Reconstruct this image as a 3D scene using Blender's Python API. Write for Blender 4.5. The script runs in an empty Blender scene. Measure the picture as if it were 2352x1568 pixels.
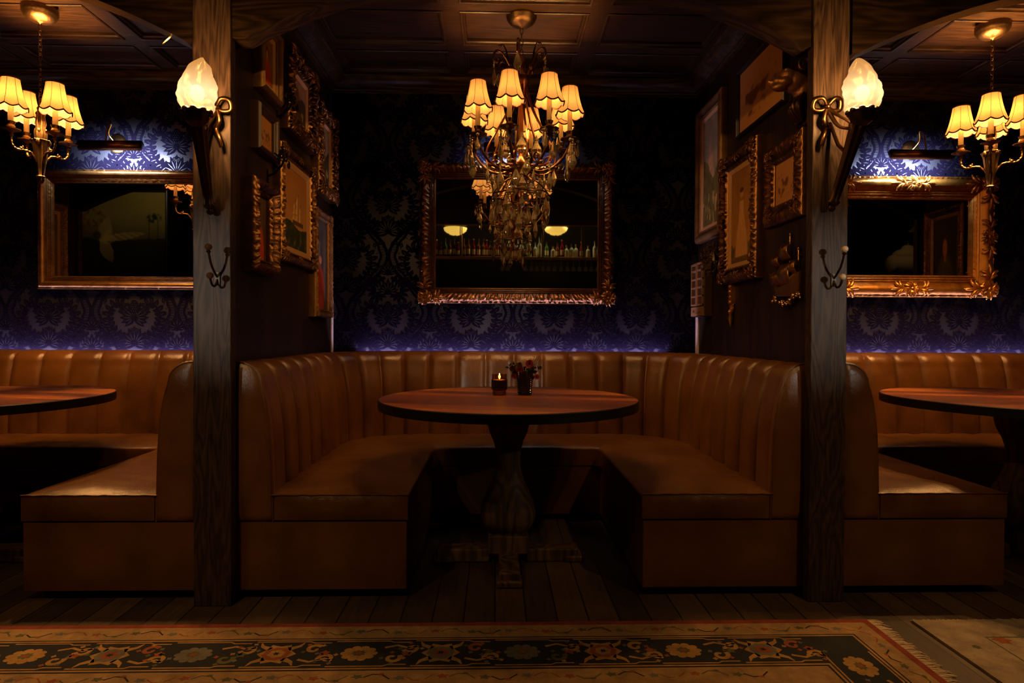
import bpy, math, random
from mathutils import Vector, Matrix, Euler, noise
random.seed(7)
PI = math.pi
S = bpy.context.scene
C = S.collection

# ------------------------------------------------------------------ camera
CAM = Vector((0.0, 0.0, 1.06))
F = 1416.0
PITCH, YAW, ROLL = -0.0127, -0.026, 0.0041
cam_d = bpy.data.cameras.new('camera')
cam_d.sensor_width = 36.0
cam_d.lens = F / 2352.0 * 36.0
cam_d.clip_start = 0.02
cam = bpy.data.objects.new('camera', cam_d)
C.objects.link(cam)
RM = Matrix.Rotation(YAW, 3, 'Z') @ Matrix.Rotation(PI / 2 + PITCH, 3, 'X') @ Matrix.Rotation(ROLL, 3, 'Z')
cam.matrix_world = Matrix.Translation(CAM) @ RM.to_4x4()
S.camera = cam

def ray(px, py):
    return RM @ Vector(((px - 1176.0) / F, -(py - 784.0) / F, -1.0))
def at(px, py, Y):            # the point of the plane y = Y that the pixel shows
    d = ray(px, py)
    return CAM + d * (Y / d.y)
def atx(px, py, X):           # ... of the plane x = X
    d = ray(px, py)
    return CAM + d * (X / d.x)

# ------------------------------------------------------------------ world, exposure
w = bpy.data.worlds.new('world'); S.world = w
w.use_nodes = True
w.node_tree.nodes['Background'].inputs[0].default_value = (0.010, 0.006, 0.004, 1)
w.node_tree.nodes['Background'].inputs[1].default_value = 0.3
S.view_settings.view_transform = 'Standard'
S.view_settings.look = 'None'
S.view_settings.exposure = 0.0
S.view_settings.gamma = 1.0
S.view_settings.use_curve_mapping = False
S.cycles.use_denoising = True
S.cycles.max_bounces = 10
S.cycles.transparent_max_bounces = 12
S.cycles.transmission_bounces = 8
S.cycles.glossy_bounces = 5
S.cycles.diffuse_bounces = 3
S.cycles.sample_clamp_indirect = 4.0
S.cycles.caustics_reflective = False
S.cycles.caustics_refractive = False

WARM = (1.0, 0.46, 0.13)
def spot(name, loc, target, power, col, size_deg, blend=0.6, radius=0.04):
    l = bpy.data.lights.new(name, 'SPOT'); l.energy = power; l.color = col
    l.spot_size = math.radians(size_deg); l.spot_blend = blend; l.shadow_soft_size = radius
    o = bpy.data.objects.new(name, l); C.objects.link(o)
    d = Vector(target) - Vector(loc)
    o.location = loc; o.rotation_euler = d.to_track_quat('-Z', 'Y').to_euler()
    return o
def point(name, loc, power, col, radius=0.012, parent=None):
    l = bpy.data.lights.new(name, 'POINT'); l.energy = power; l.color = col; l.shadow_soft_size = radius
    o = bpy.data.objects.new(name, l); C.objects.link(o); o.location = loc
    if parent: o.parent = parent
    return o

spot('fill_spot_table', (1.75, 0.2, 1.7), (0.06, 2.8, 0.30), 26, (1.0, 0.72, 0.40), 15, 1.0, 0.02)  # added out-of-frame fill for the table pedestal
# added fill spots that brighten the pictures on the two divider walls
spot('fill_spot_gallery_left', (1.7, 0.2, 2.9), (-1.09, 3.22, 1.80), 130, (1.0, 0.52, 0.16), 23, 1.0, 0.03)
spot('fill_spot_gallery_right', (-1.6, 0.2, 2.9), (1.36, 2.95, 1.70), 125, (1.0, 0.52, 0.16), 36, 1.0, 0.03)
P_BULB, P_SIDE, P_SCONCE = 22.0, 80.0, 75.0      # watts per lamp: centre chandelier, side chandeliers, sconces
# out-of-frame spots: post pair follows the hook shadows; booth and rug fill is added
spot('room_spot_posts_left', (-2.05, 0.35, 1.45), (-1.09, 2.40, 1.22), 100, (1.0, 0.90, 0.76), 20, 1.0, 0.02)
spot('room_spot_posts_right', (2.45, 0.35, 1.45), (1.31, 2.40, 1.20), 100, (1.0, 0.90, 0.76), 20, 1.0, 0.02)
spot('fill_spot_booth_left', (-1.5, 0.3, 3.2), (-1.1, 2.45, 0.35), 78, (1.0, 0.56, 0.22), 40, 1.0, 0.06)
spot('fill_spot_booth_right', (1.9, 0.3, 3.2), (1.4, 2.45, 0.35), 78, (1.0, 0.56, 0.22), 40, 1.0, 0.06)
spot('fill_spot_rug', (-2.2, 0.6, 3.1), (-0.9, 2.0, 0.0), 20, (1.0, 0.66, 0.34), 62, 1.0, 0.05)
spot('fill_spot_rug_right', (2.6, 0.6, 3.1), (2.0, 2.0, 0.0), 4, (1.0, 0.72, 0.42), 50, 1.0, 0.05)

# ------------------------------------------------------------------ materials
MATS = {}
class NT:
    def __init__(s, name):
        s.m = bpy.data.materials.new(name); s.m.use_nodes = True
        s.t = s.m.node_tree; s.b = s.t.nodes['Principled BSDF']; s.out = s.t.nodes['Material Output']
        s.tc = None
    def n(s, typ, **kw):
        nd = s.t.nodes.new(typ)
        for k, v in kw.items():
            if hasattr(nd, k): setattr(nd, k, v)
        return nd
    def l(s, a, b): s.t.links.new(a, b)
    def co(s, scale=(1, 1, 1), rot=(0, 0, 0), space='Object'):
        if s.tc is None: s.tc = s.n('ShaderNodeTexCoord')
        mp = s.n('ShaderNodeMapping'); mp.inputs['Scale'].default_value = scale; mp.inputs['Rotation'].default_value = rot
        s.l(s.tc.outputs[space], mp.inputs['Vector']); return mp.outputs[0]
    def noise(s, co, scale, detail=4, rough=0.55, dist=0.0):
        nd = s.n('ShaderNodeTexNoise'); nd.inputs['Scale'].default_value = scale
        nd.inputs['Detail'].default_value = detail; nd.inputs['Roughness'].default_value = rough
        nd.inputs['Distortion'].default_value = dist; s.l(co, nd.inputs['Vector']); return nd.outputs['Fac']
    def ramp(s, fac, stops):
        r = s.n('ShaderNodeValToRGB'); el = r.color_ramp.elements
        while len(el) < len(stops): el.new(0.5)
        for e, (p, c) in zip(el, stops):
            e.position = p; e.color = (c[0], c[1], c[2], 1)
        s.l(fac, r.inputs[0]); return r.outputs[0]
    def math(s, op, a, b=None):
        m = s.n('ShaderNodeMath', operation=op)
        for i, v in enumerate((a, b)):
            if v is None: continue
            if isinstance(v, (int, float)): m.inputs[i].default_value = v
            else: s.l(v, m.inputs[i])
        return m.outputs[0]
    def bump(s, h, strength=0.3, dist=0.01, prev=None):
        b = s.n('ShaderNodeBump'); b.inputs['Strength'].default_value = strength; b.inputs['Distance'].default_value = dist
        s.l(h, b.inputs['Height'])
        if prev is not None: s.l(prev, b.inputs['Normal'])
        return b.outputs[0]
    def set(s, **kw):
        for k, v in kw.items():
            k = k.replace('_', ' ')
            if isinstance(v, (int, float, tuple)):
                if isinstance(v, tuple) and len(v) == 3: v = (*v, 1)
                s.b.inputs[k].default_value = v
            else: s.l(v, s.b.inputs[k])
        return s

def plain(name, col, rough=0.5, metal=0.0, bump=0.0, bscale=60, **kw):
    n = NT(name); n.set(Base_Color=col, Roughness=rough, Metallic=metal, **kw)
    if bump:
        n.set(Normal=n.bump(n.noise(n.co(), bscale, 5), bump, 0.004))
    MATS[name] = n.m; return n.m

def leather(name, dark, mid, light):
    n = NT(name)
    f = n.noise(n.co(), 3.5, 6, 0.6)
    n.set(Base_Color=n.ramp(f, [(0.3, dark), (0.5, mid), (0.72, light)]))
    f2 = n.noise(n.co(), 14, 5, 0.6)
    n.set(Roughness=n.math('ADD', n.math('MULTIPLY', f2, 0.20), 0.22))
    b = n.bump(n.noise(n.co((1, 1, 0.55)), 7, 4, 0.5, 0.3), 0.16, 0.012)
    v = n.n('ShaderNodeTexVoronoi', feature='DISTANCE_TO_EDGE'); v.inputs['Scale'].default_value = 240
    n.l(n.co(), v.inputs['Vector'])
    b = n.bump(v.outputs['Distance'], 0.30, 0.0015, b)
    b = n.bump(n.noise(n.co((1, 1, 1)), 55, 5, 0.62, 0.8), 0.50, 0.003, b)
    n.set(Normal=b, Specular_IOR_Level=0.6); MATS[name] = n.m; return n.m

def wood(name, cols, axis='z', rough=0.45, gscale=1.0, bump=0.25, rings=True, amt=0.9):
    n = NT(name)
    st = {'x': (0.12, 1, 1), 'y': (1, 0.12, 1), 'z': (1, 1, 0.12)}[axis]
    big = n.noise(n.co(tuple(v * gscale for v in st)), 5.0, 3, 0.5, 0.3)
    if rings:
        ring = n.math('FRACT', n.math('MULTIPLY', big, 14.0))
        ring = n.math('ABSOLUTE', n.math('SUBTRACT', ring, 0.5))
    else:
        ring = big
    st2 = {'x': (0.03, 1, 1), 'y': (1, 0.03, 1), 'z': (1, 1, 0.03)}[axis]
    fine = n.noise(n.co(tuple(v * gscale for v in st2)), 130.0, 5, 0.65)
    mix = n.math('ADD', n.math('MULTIPLY', ring, amt), n.math('MULTIPLY', fine, 0.55))
    n.set(Base_Color=n.ramp(mix, [(0.22, cols[0]), (0.5, cols[1]), (0.8, cols[2])]), Roughness=n.math('ADD', n.math('MULTIPLY', fine, 0.3), rough - 0.15))
    n.set(Normal=n.bump(mix, bump, 0.004), Specular_IOR_Level=0.2); MATS[name] = n.m; return n.m

leather('leather', (0.060, 0.022, 0.0045), (0.112, 0.043, 0.008), (0.158, 0.065, 0.013))
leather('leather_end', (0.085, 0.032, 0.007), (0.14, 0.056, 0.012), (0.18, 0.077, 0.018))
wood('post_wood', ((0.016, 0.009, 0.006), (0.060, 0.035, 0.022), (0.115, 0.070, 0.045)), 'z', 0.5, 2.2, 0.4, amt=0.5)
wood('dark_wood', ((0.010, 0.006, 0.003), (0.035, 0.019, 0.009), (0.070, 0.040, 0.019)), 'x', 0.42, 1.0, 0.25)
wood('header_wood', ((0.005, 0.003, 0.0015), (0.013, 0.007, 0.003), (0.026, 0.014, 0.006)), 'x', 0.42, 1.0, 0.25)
wood('dark_wood_y', ((0.012, 0.007, 0.004), (0.032, 0.018, 0.009), (0.060, 0.034, 0.017)), 'y', 0.42, 1.0, 0.25)
wood('ceiling_wood', ((0.010, 0.005, 0.002), (0.032, 0.015, 0.0055), (0.075, 0.036, 0.013)), 'x', 0.40, 1.3, 0.3, amt=0.45)
wood('pedestal_wood', ((0.030, 0.016, 0.006), (0.085, 0.046, 0.018), (0.14, 0.08, 0.034)), 'z', 0.55, 0.8, 0.3)
plain('black_metal', (0.012, 0.012, 0.013), 0.45, 0.6, 0.15, 90)
plain('plinth_black', (0.004, 0.003, 0.003), 0.8)
plain('black_wall', (0.004, 0.003, 0.0025), 0.9, 0.0, 0.2, 20, Specular_IOR_Level=0.05)
plain('brass', (0.50, 0.29, 0.09), 0.3, 1.0, 0.1, 40)
plain('polished_brass', (0.75, 0.52, 0.20), 0.24, 1.0)
plain('bronze', (0.12, 0.06, 0.026), 0.34, 1.0, 0.25, 60)
plain('lion_bronze', (0.42, 0.19, 0.07), 0.42, 0.8, 0.5, 60)
plain('dark_bronze', (0.085, 0.045, 0.022), 0.38, 1.0, 0.25, 60)
plain('antique_brass', (0.16, 0.095, 0.042), 0.36, 1.0, 0.3, 90)
plain('red_brass', (0.33, 0.13, 0.05), 0.32, 1.0, 0.2, 60)
plain('iron', (0.010, 0.009, 0.009), 0.4, 0.8)
plain('porcelain', (0.50, 0.36, 0.20), 0.3, 0.0, 0.5, 180)
plain('screw_plate', (0.09, 0.08, 0.065), 0.6, 0.6)
plain('wax', (0.70, 0.50, 0.24), 0.5, 0.0, Subsurface_Weight=0.0)
plain('trim_dark', (0.07, 0.012, 0.006), 0.7)
plain('corner_bead', (0.75, 0.60, 0.50), 0.6)
plain('canvas_edge', (0.05, 0.03, 0.015), 0.7)
plain('light_wood', (0.26, 0.135, 0.055), 0.5, 0, 0.2, 60)
plain('petal_red', (0.42, 0.022, 0.030), 0.6)
plain('petal_pink', (0.60, 0.075, 0.14), 0.6)
plain('petal_ochre', (0.20, 0.10, 0.03), 0.7)
plain('leaf_dark', (0.020, 0.042, 0.012), 0.6)
plain('leaf_pale', (0.085, 0.095, 0.030), 0.6)
plain('fringe', (0.55, 0.42, 0.26), 0.9)
plain('linen_cape', (0.30, 0.20, 0.085), 0.85, 0, 0.4, 40)
plain('bone', (0.52, 0.40, 0.22), 0.7, 0, 0.3, 30)
plain('dried_brown', (0.09, 0.04, 0.02), 0.9)

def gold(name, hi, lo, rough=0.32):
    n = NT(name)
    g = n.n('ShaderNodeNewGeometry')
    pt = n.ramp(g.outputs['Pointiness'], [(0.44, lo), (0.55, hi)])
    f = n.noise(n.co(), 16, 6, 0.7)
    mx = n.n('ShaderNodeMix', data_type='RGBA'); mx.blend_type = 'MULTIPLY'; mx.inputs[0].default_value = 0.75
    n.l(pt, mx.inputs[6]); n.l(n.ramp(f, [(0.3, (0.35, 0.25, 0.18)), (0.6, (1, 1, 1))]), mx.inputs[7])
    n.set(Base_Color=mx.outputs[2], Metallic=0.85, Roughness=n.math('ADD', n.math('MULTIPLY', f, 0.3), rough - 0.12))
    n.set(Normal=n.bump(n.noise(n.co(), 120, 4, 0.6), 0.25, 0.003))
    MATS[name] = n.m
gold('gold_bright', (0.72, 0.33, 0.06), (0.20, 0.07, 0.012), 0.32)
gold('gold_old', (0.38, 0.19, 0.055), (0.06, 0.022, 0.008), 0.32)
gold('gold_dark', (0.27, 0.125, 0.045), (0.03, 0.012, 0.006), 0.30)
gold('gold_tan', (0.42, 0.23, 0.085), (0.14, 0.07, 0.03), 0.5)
plain('frame_brown', (0.060, 0.028, 0.014), 0.4, 0.0, 0.2, 50)
plain('frame_black', (0.018, 0.010, 0.007), 0.35, 0.0, 0.2, 50)
plain('linen_liner', (0.62, 0.34, 0.13), 0.7, 0, 0.3, 300)
plain('mat_board', (0.36, 0.20, 0.085), 0.8)

n = NT('mirror_glass'); n.set(Base_Color=(0.72, 0.70, 0.66), Metallic=1.0, Roughness=0.015); MATS['mirror_glass'] = n.m
n = NT('crystal'); n.set(Base_Color=(1.0, 0.86, 0.52), Roughness=0.0, Transmission_Weight=0.88, IOR=1.8)
tp = n.n('ShaderNodeBsdfTransparent'); tp.inputs[0].default_value = (1.0, 0.92, 0.75, 1)
mx = n.n('ShaderNodeMixShader'); mx.inputs[0].default_value = 0.06; n.l(n.b.outputs[0], mx.inputs[1]); n.l(tp.outputs[0], mx.inputs[2]); n.l(mx.outputs[0], n.out.inputs['Surface'])
MATS['crystal'] = n.m
n = NT('smoke_glass'); n.set(Base_Color=(0.32, 0.14, 0.055), Roughness=0.05, Transmission_Weight=0.9, IOR=1.45); MATS['smoke_glass'] = n.m
n = NT('black_glass'); n.set(Base_Color=(0.010, 0.013, 0.016), Roughness=0.10, Coat_Weight=0.6); MATS['black_glass'] = n.m
n = NT('glassware'); n.set(Base_Color=(0.9, 0.95, 0.9), Roughness=0.05, Transmission_Weight=0.7); MATS['glassware'] = n.m

def emit(name, col, strength, base=(0.8, 0.6, 0.3), rough=0.6):
    n = NT(name); n.set(Base_Color=base, Roughness=rough, Emission_Color=col, Emission_Strength=strength); MATS[name] = n.m; return n
emit('flame', (1.0, 0.62, 0.22), 30.0)
emit('bulb_glow', (1.0, 0.72, 0.36), 26.0)
emit('led_strip', (0.80, 0.60, 1.0), 115.0)
emit('sconce_bulb', (1.0, 0.72, 0.40), 2.6)
emit('picture_tube', (0.72, 0.80, 1.0), 22.0)
emit('bowl_glow', (1.0, 0.62, 0.10), 1.0)
emit('lantern_glow', (1.0, 0.72, 0.35), 1.5)
# lit silk shades: translucent cloth, plus the glow of the bulb inside
def shade_mat(name, col, e):
    n = NT(name)
    tr = n.n('ShaderNodeBsdfTranslucent'); tr.inputs[0].default_value = (0.035, 0.016, 0.005, 1)
    df = n.n('ShaderNodeBsdfDiffuse'); df.inputs[0].default_value = (0.11, 0.075, 0.033, 1)
    m1 = n.n('ShaderNodeMixShader'); m1.inputs[0].default_value = 0.6
    n.l(tr.outputs[0], m1.inputs[1]); n.l(df.outputs[0], m1.inputs[2])
    em = n.n('ShaderNodeEmission'); em.inputs[0].default_value = (*col, 1)
    f = n.noise(n.co((1, 1, 0.15)), 160, 3)
    sz = n.n('ShaderNodeSeparateXYZ'); n.l(n.co(), sz.inputs[0])       # the silk glows most at the height of the bulb
    fc = n.math('SUBTRACT', 1.0, n.math('MINIMUM', n.math('MULTIPLY', n.math('ABSOLUTE', n.math('ADD', sz.outputs[2], 0.490)), 9.0), 1.0))
    n.l(n.math('MULTIPLY', n.math('ADD', n.math('MULTIPLY', f, 0.5), n.math('ADD', n.math('MULTIPLY', fc, 0.9), 0.2)), e), em.inputs[1])
    ad = n.n('ShaderNodeAddShader'); n.l(m1.outputs[0], ad.inputs[0]); n.l(em.outputs[0], ad.inputs[1])
    n.l(ad.outputs[0], n.out.inputs['Surface']); MATS[name] = n.m
shade_mat('shade_silk', (1.0, 0.38, 0.07), 0.72)
n = NT('flame_glass')
bp = n.bump(n.noise(n.co((1, 1, 0.5)), 22, 2, 0.5, 1.5), 0.25, 0.008)
gs = n.n('ShaderNodeBsdfGlossy'); gs.inputs['Roughness'].default_value = 0.3; gs.inputs[0].default_value = (0.015, 0.012, 0.008, 1); n.l(bp, gs.inputs['Normal'])
tp = n.n('ShaderNodeBsdfTransparent'); tp.inputs[0].default_value = (1.0, 0.88, 0.70, 1)
m1 = n.n('ShaderNodeMixShader'); m1.inputs[0].default_value = 0.45; n.l(gs.outputs[0], m1.inputs[1]); n.l(tp.outputs[0], m1.inputs[2])
em = n.n('ShaderNodeEmission')
sz = n.n('ShaderNodeSeparateXYZ'); n.l(n.co(), sz.inputs[0])          # the frosted glass glows most beside its bulb
fc = n.math('SUBTRACT', 1.0, n.math('MINIMUM', n.math('MULTIPLY', n.math('ABSOLUTE', n.math('SUBTRACT', sz.outputs[2], 0.385)), 8.5), 1.0))
n.l(n.math('ADD', n.math('MULTIPLY', n.math('POWER', fc, 2.0), 0.65), 0.46), em.inputs[1])
n.l(n.ramp(fc, [(0.1, (1.0, 0.45, 0.12)), (0.9, (1.0, 0.66, 0.32))]), em.inputs[0])
ad = n.n('ShaderNodeAddShader'); n.l(m1.outputs[0], ad.inputs[0]); n.l(em.outputs[0], ad.inputs[1]); n.l(ad.outputs[0], n.out.inputs['Surface'])
MATS['flame_glass'] = n.m

# wallpaper: satin ground, dark flock
n = NT('paper_ground')
f = n.noise(n.co(), 220, 3)
n.set(Base_Color=n.ramp(f, [(0.3, (0.028, 0.029, 0.044)), (0.7, (0.055, 0.056, 0.080))]), Metallic=0.6, Roughness=0.38,
      Normal=n.bump(n.noise(n.co(), 90, 4), 0.25, 0.004)); MATS['paper_ground'] = n.m
n = NT('paper_flock')
n.set(Base_Color=(0.0042, 0.0030, 0.0115), Roughness=0.9, Specular_IOR_Level=0.04,
      Normal=n.bump(n.noise(n.co(), 70, 4), 0.5, 0.006)); MATS['paper_flock'] = n.m
# beadboard side walls
n = NT('beadboard')
sp = n.n('ShaderNodeSeparateXYZ'); n.l(n.co(), sp.inputs[0])
fr = n.math('ABSOLUTE', n.math('SUBTRACT', n.math('FRACT', n.math('MULTIPLY', sp.outputs[1], 22.0)), 0.5))
gr = n.math('LESS_THAN', fr, 0.07)
n.set(Base_Color=n.ramp(n.noise(n.co((1, 1, 0.1)), 18, 4), [(0.3, (0.014, 0.008, 0.006)), (0.7, (0.030, 0.017, 0.011))]), Roughness=0.42)
b = n.n('ShaderNodeBump', invert=True); b.inputs['Strength'].default_value = 0.8; b.inputs['Distance'].default_value = 0.004
n.l(gr, b.inputs['Height']); n.set(Normal=b.outputs[0], Specular_IOR_Level=0.15); MATS['beadboard'] = n.m
# floor planks (run along y, leaning slightly)
n = NT('floor_planks')
co = n.co((1, 1, 1))
sp = n.n('ShaderNodeSeparateXYZ'); n.l(co, sp.inputs[0])
px = n.math('MULTIPLY', sp.outputs[0], 8.6)
cell = n.math('FLOOR', px)
fr = n.math('ABSOLUTE', n.math('SUBTRACT', n.math('FRACT', px), 0.5))
gap = n.math('GREATER_THAN', fr, 0.475)
wn = n.n('ShaderNodeTexWhiteNoise', noise_dimensions='1D'); n.l(cell, wn.inputs['W'])
grain = n.noise(n.co((1, 0.08, 1)), 70, 6, 0.65)
blot = n.noise(n.co(), 3, 4, 0.6)
mixv = n.math('ADD', n.math('ADD', n.math('MULTIPLY', grain, 0.45), n.math('MULTIPLY', wn.outputs['Value'], 0.25)), n.math('MULTIPLY', blot, 0.35))
mx = n.n('ShaderNodeMix', data_type='RGBA'); n.l(gap, mx.inputs[0])
n.l(n.ramp(mixv, [(0.3, (0.018, 0.010, 0.005)), (0.52, (0.055, 0.032, 0.016)), (0.75, (0.11, 0.068, 0.034))]), mx.inputs[6]); mx.inputs[7].default_value = (0.002, 0.001, 0.001, 1)
n.set(Base_Color=mx.outputs[2], Roughness=0.5, Normal=n.bump(n.math('SUBTRACT', grain, n.math('MULTIPLY', gap, 2.0)), 0.45, 0.004)); MATS['floor_planks'] = n.m
# table planks with stain and scratches
n = NT('table_wood')
sp = n.n('ShaderNodeSeparateXYZ'); n.l(n.co(rot=(0, 0, 0.25)), sp.inputs[0])
pl = n.math('MULTIPLY', sp.outputs[1], 8.5)
wn = n.n('ShaderNodeTexWhiteNoise', noise_dimensions='1D'); n.l(n.math('FLOOR', pl), wn.inputs['W'])
gap = n.math('GREATER_THAN', n.math('ABSOLUTE', n.math('SUBTRACT', n.math('FRACT', pl), 0.5)), 0.485)
grain = n.noise(n.co((0.09, 1.4, 1), rot=(0, 0, 0.25)), 42, 7, 0.68, 0.6)
mixv = n.math('ADD', n.math('MULTIPLY', grain, 0.75), n.math('MULTIPLY', wn.outputs['Value'], 0.28))
mx = n.n('ShaderNodeMix', data_type='RGBA'); n.l(gap, mx.inputs[0])
n.l(n.ramp(mixv, [(0.36, (0.045, 0.009, 0.002)), (0.5, (0.24, 0.062, 0.008)), (0.66, (0.50, 0.17, 0.022))]), mx.inputs[6]); mx.inputs[7].default_value = (0.02, 0.006, 0.003, 1)
n.set(Base_Color=mx.outputs[2], Specular_IOR_Level=0.3, Roughness=n.math('ADD', n.math('MULTIPLY', grain, 0.3), 0.20), Normal=n.bump(grain, 0.12, 0.003)); MATS['table_wood'] = n.m
# painted canvas: colours laid down per vertex
n = NT('painted_canvas')
a = n.n('ShaderNodeAttribute', attribute_name='paint')
n.l(a.outputs['Color'], n.b.inputs['Base Color']); n.set(Roughness=0.6, Specular_IOR_Level=0.2, Normal=n.bump(n.noise(n.co(), 160, 4), 0.2, 0.002)); MATS['painted_canvas'] = n.m
def rugm(name, col):
    n = NT(name)
    f = n.noise(n.co(), 14, 5, 0.7); k = tuple(c * 0.5 for c in col)
    n.set(Base_Color=n.ramp(f, [(0.3, k), (0.65, col)]), Roughness=0.95, Normal=n.bump(n.noise(n.co((1, 1, 1)), 380, 3), 0.9, 0.004))
    MATS[name] = n.m
rugm('rug_red', (0.30, 0.050, 0.022)); rugm('rug_tan', (0.44, 0.27, 0.11)); rugm('rug_navy', (0.016, 0.018, 0.026))
rugm('rug_gold', (0.50, 0.28, 0.075)); rugm('rug_rust', (0.36, 0.095, 0.030)); rugm('rug_green', (0.13, 0.125, 0.05)); rugm('rug_grey', (0.19, 0.17, 0.13))
rugm('rug_pale', (0.40, 0.31, 0.20))

# ------------------------------------------------------------------ mesh builder
class MB:
    def __init__(s): s.v = []; s.f = []; s.mi = []; s.m = 0; s.T = None
    def add(s, vs, fs):
        o = len(s.v)
        if s.T is not None: vs = [s.T @ Vector(p) for p in vs]
        s.v += [tuple(p) for p in vs]; s.f += [tuple(i + o for i in f) for f in fs]; s.mi += [s.m] * len(fs)
        return s
    def box(s, x0, x1, y0, y1, z0, z1):
        vs = [(x, y, z) for x in (x0, x1) for y in (y0, y1) for z in (z0, z1)]
        return s.add(vs, [(0, 1, 3, 2), (4, 6, 7, 5), (0, 4, 5, 1), (2, 3, 7, 6), (0, 2, 6, 4), (1, 5, 7, 3)])
    def poly(s, pts): return s.add(pts, [tuple(range(len(pts)))])
    def grid(s, rows, close_u=False, close_v=False):
        n, m = len(rows), len(rows[0]); vs = [p for r in rows for p in r]; fs = []
        for i in range(n if close_u else n - 1):
            for j in range(m if close_v else m - 1):
                a, b = i * m + j, i * m + (j + 1) % m; i2 = (i + 1) % n
                fs.append((a, b, i2 * m + (j + 1) % m, i2 * m + j))
        return s.add(vs, fs)
    def lathe(s, prof, c=(0, 0, 0), seg=24, sq=0.0, flute=0, fa=0.0):
        rows = []
        for r, z in prof:
            row = []
            for k in range(seg):
                a = 2 * PI * k / seg; rr = r
                if sq: 
                    q = (abs(math.cos(a)) ** sq + abs(math.sin(a)) ** sq) ** (-1 / sq); rr = r * q
                if flute: rr *= 1 + fa * math.cos(flute * a)
                row.append((c[0] + rr * math.cos(a), c[1] + rr * math.sin(a), c[2] + z))
            rows.append(row)
        s.grid(rows, False, True)
        if prof[0][0] > 1e-5: s.poly(rows[0][::-1])
        if prof[-1][0] > 1e-5: s.poly(rows[-1])
        return s
    def tube(s, pts, r, seg=8, cap=True):
        pts = [Vector(p) for p in pts]; n = len(pts); rows = []
        up = Vector((0.13, 0.21, 1)).normalized()
        for i, p in enumerate(pts):
            d = (pts[min(i + 1, n - 1)] - pts[max(i - 1, 0)])
            d = d.normalized() if d.length > 1e-9 else Vector((0, 0, 1))
            u = up - d * up.dot(d)
            if u.length < 0.05: u = Vector((1, 0, 0)) - d * d.x
            u.normalize(); up = u; w_ = d.cross(u); rr = r(i / (n - 1)) if callable(r) else r
            rows.append([p + (u * math.cos(2 * PI * k / seg) + w_ * math.sin(2 * PI * k / seg)) * rr for k in range(seg)])
        s.grid(rows, False, True)
        if cap: s.poly(rows[0][::-1]); s.poly(rows[-1])
        return s
    def ball(s, c, r, seg=10, rings=7):
        r = (r, r, r) if isinstance(r, (int, float)) else r
        rows = [[(c[0] + r[0] * math.sin(PI * i / rings) * math.cos(2 * PI * k / seg), c[1] + r[1] * math.sin(PI * i / rings) * math.sin(2 * PI * k / seg), c[2] - r[2] * math.cos(PI * i / rings)) for k in range(seg)] for i in range(rings + 1)]
        return s.grid(rows, False, True)
    def build(s, name, mat, parent=None, smooth=40, bevel=0, loc=None, rot=None):
        me = bpy.data.meshes.new(name); me.from_pydata(s.v, [], s.f)
        mats = mat if isinstance(mat, (list, tuple)) else [mat]
        for m_ in mats: me.materials.append(MATS[m_])
        if len(mats) > 1: me.polygons.foreach_set('material_index', s.mi)
        if smooth:
            me.polygons.foreach_set('use_smooth', [True] * len(me.polygons))
            me.set_sharp_from_angle(angle=math.radians(smooth))
        me.validate(); me.update()
        o = bpy.data.objects.new(name, me); C.objects.link(o)
        if parent: o.parent = parent
        if loc: o.location = loc
        if rot: o.rotation_euler = rot
        if bevel:
            b = o.modifiers.new('bevel', 'BEVEL'); b.width = bevel; b.segments = 3; b.limit_method = 'ANGLE'
        return o

def tag(o, label=None, cat=None, group=None, kind=None):
    if label: o['label'] = label
    if cat: o['category'] = cat
    if group: o['group'] = group
    if kind: o['kind'] = kind
    return o
def empty(name, loc, rz=0, **kw):
    o = bpy.data.objects.new(name, None); C.objects.link(o); o.location = loc; o.rotation_euler = (0, 0, rz)
    o.empty_display_size = 0.05
    return tag(o, **kw)
def copy_to(o, parent, loc=None, rot=None):
    c = o.copy(); C.objects.link(c); c.parent = parent
    if loc is not None: c.location = loc
    if rot is not None: c.rotation_euler = rot
    return c
def copy_tree(o, parent=None):
    c = o.copy(); C.objects.link(c); c.parent = parent
    for ch in [x for x in bpy.data.objects if x.parent == o]: copy_tree(ch, c)
    return c
def bez(p0, p1, p2, p3, n=12):
    p0, p1, p2, p3 = map(Vector, (p0, p1, p2, p3)); r = []
    for i in range(n + 1):
        t = i / n; u = 1 - t
        r.append(p0 * u ** 3 + p1 * 3 * u * u * t + p2 * 3 * u * t * t + p3 * t ** 3)
    return r
def spline(pts, n=8):
    pts = [Vector(p) for p in pts]; out = []
    for i in range(len(pts) - 1):
        a, b = pts[max(i - 1, 0)], pts[i]; c, d = pts[i + 1], pts[min(i + 2, len(pts) - 1)]
        for k in range(n):
            t = k / n
            out.append(0.5 * ((2 * b) + (c - a) * t + (2 * a - 5 * b + 4 * c - d) * t * t + (-a + 3 * b - 3 * c + d) * t ** 3))
    out.append(pts[-1]); return out
def spiral(c, r0, turns, a0, sgn=1, n=22, shrink=0.12):
    return [(c[0] + (r0 * (1 - (1 - shrink) * t / n)) * math.cos(a0 + sgn * 2 * PI * turns * t / n),
             c[1] + (r0 * (1 - (1 - shrink) * t / n)) * math.sin(a0 + sgn * 2 * PI * turns * t / n)) for t in range(n + 1)]

# ------------------------------------------------------------------ layout constants
YP = 2.40            # front face of the posts
YB = 2.46            # front of the benches
YW = 4.15            # back wall
ZC = 2.75            # booth ceiling (faces of the strips)
XL, XR = -1.09, 1.36 # divider walls of the middle booth (faces)
POSTS = [-3.94, -1.092, 1.313, 4.10]
PW = 0.072

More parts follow.
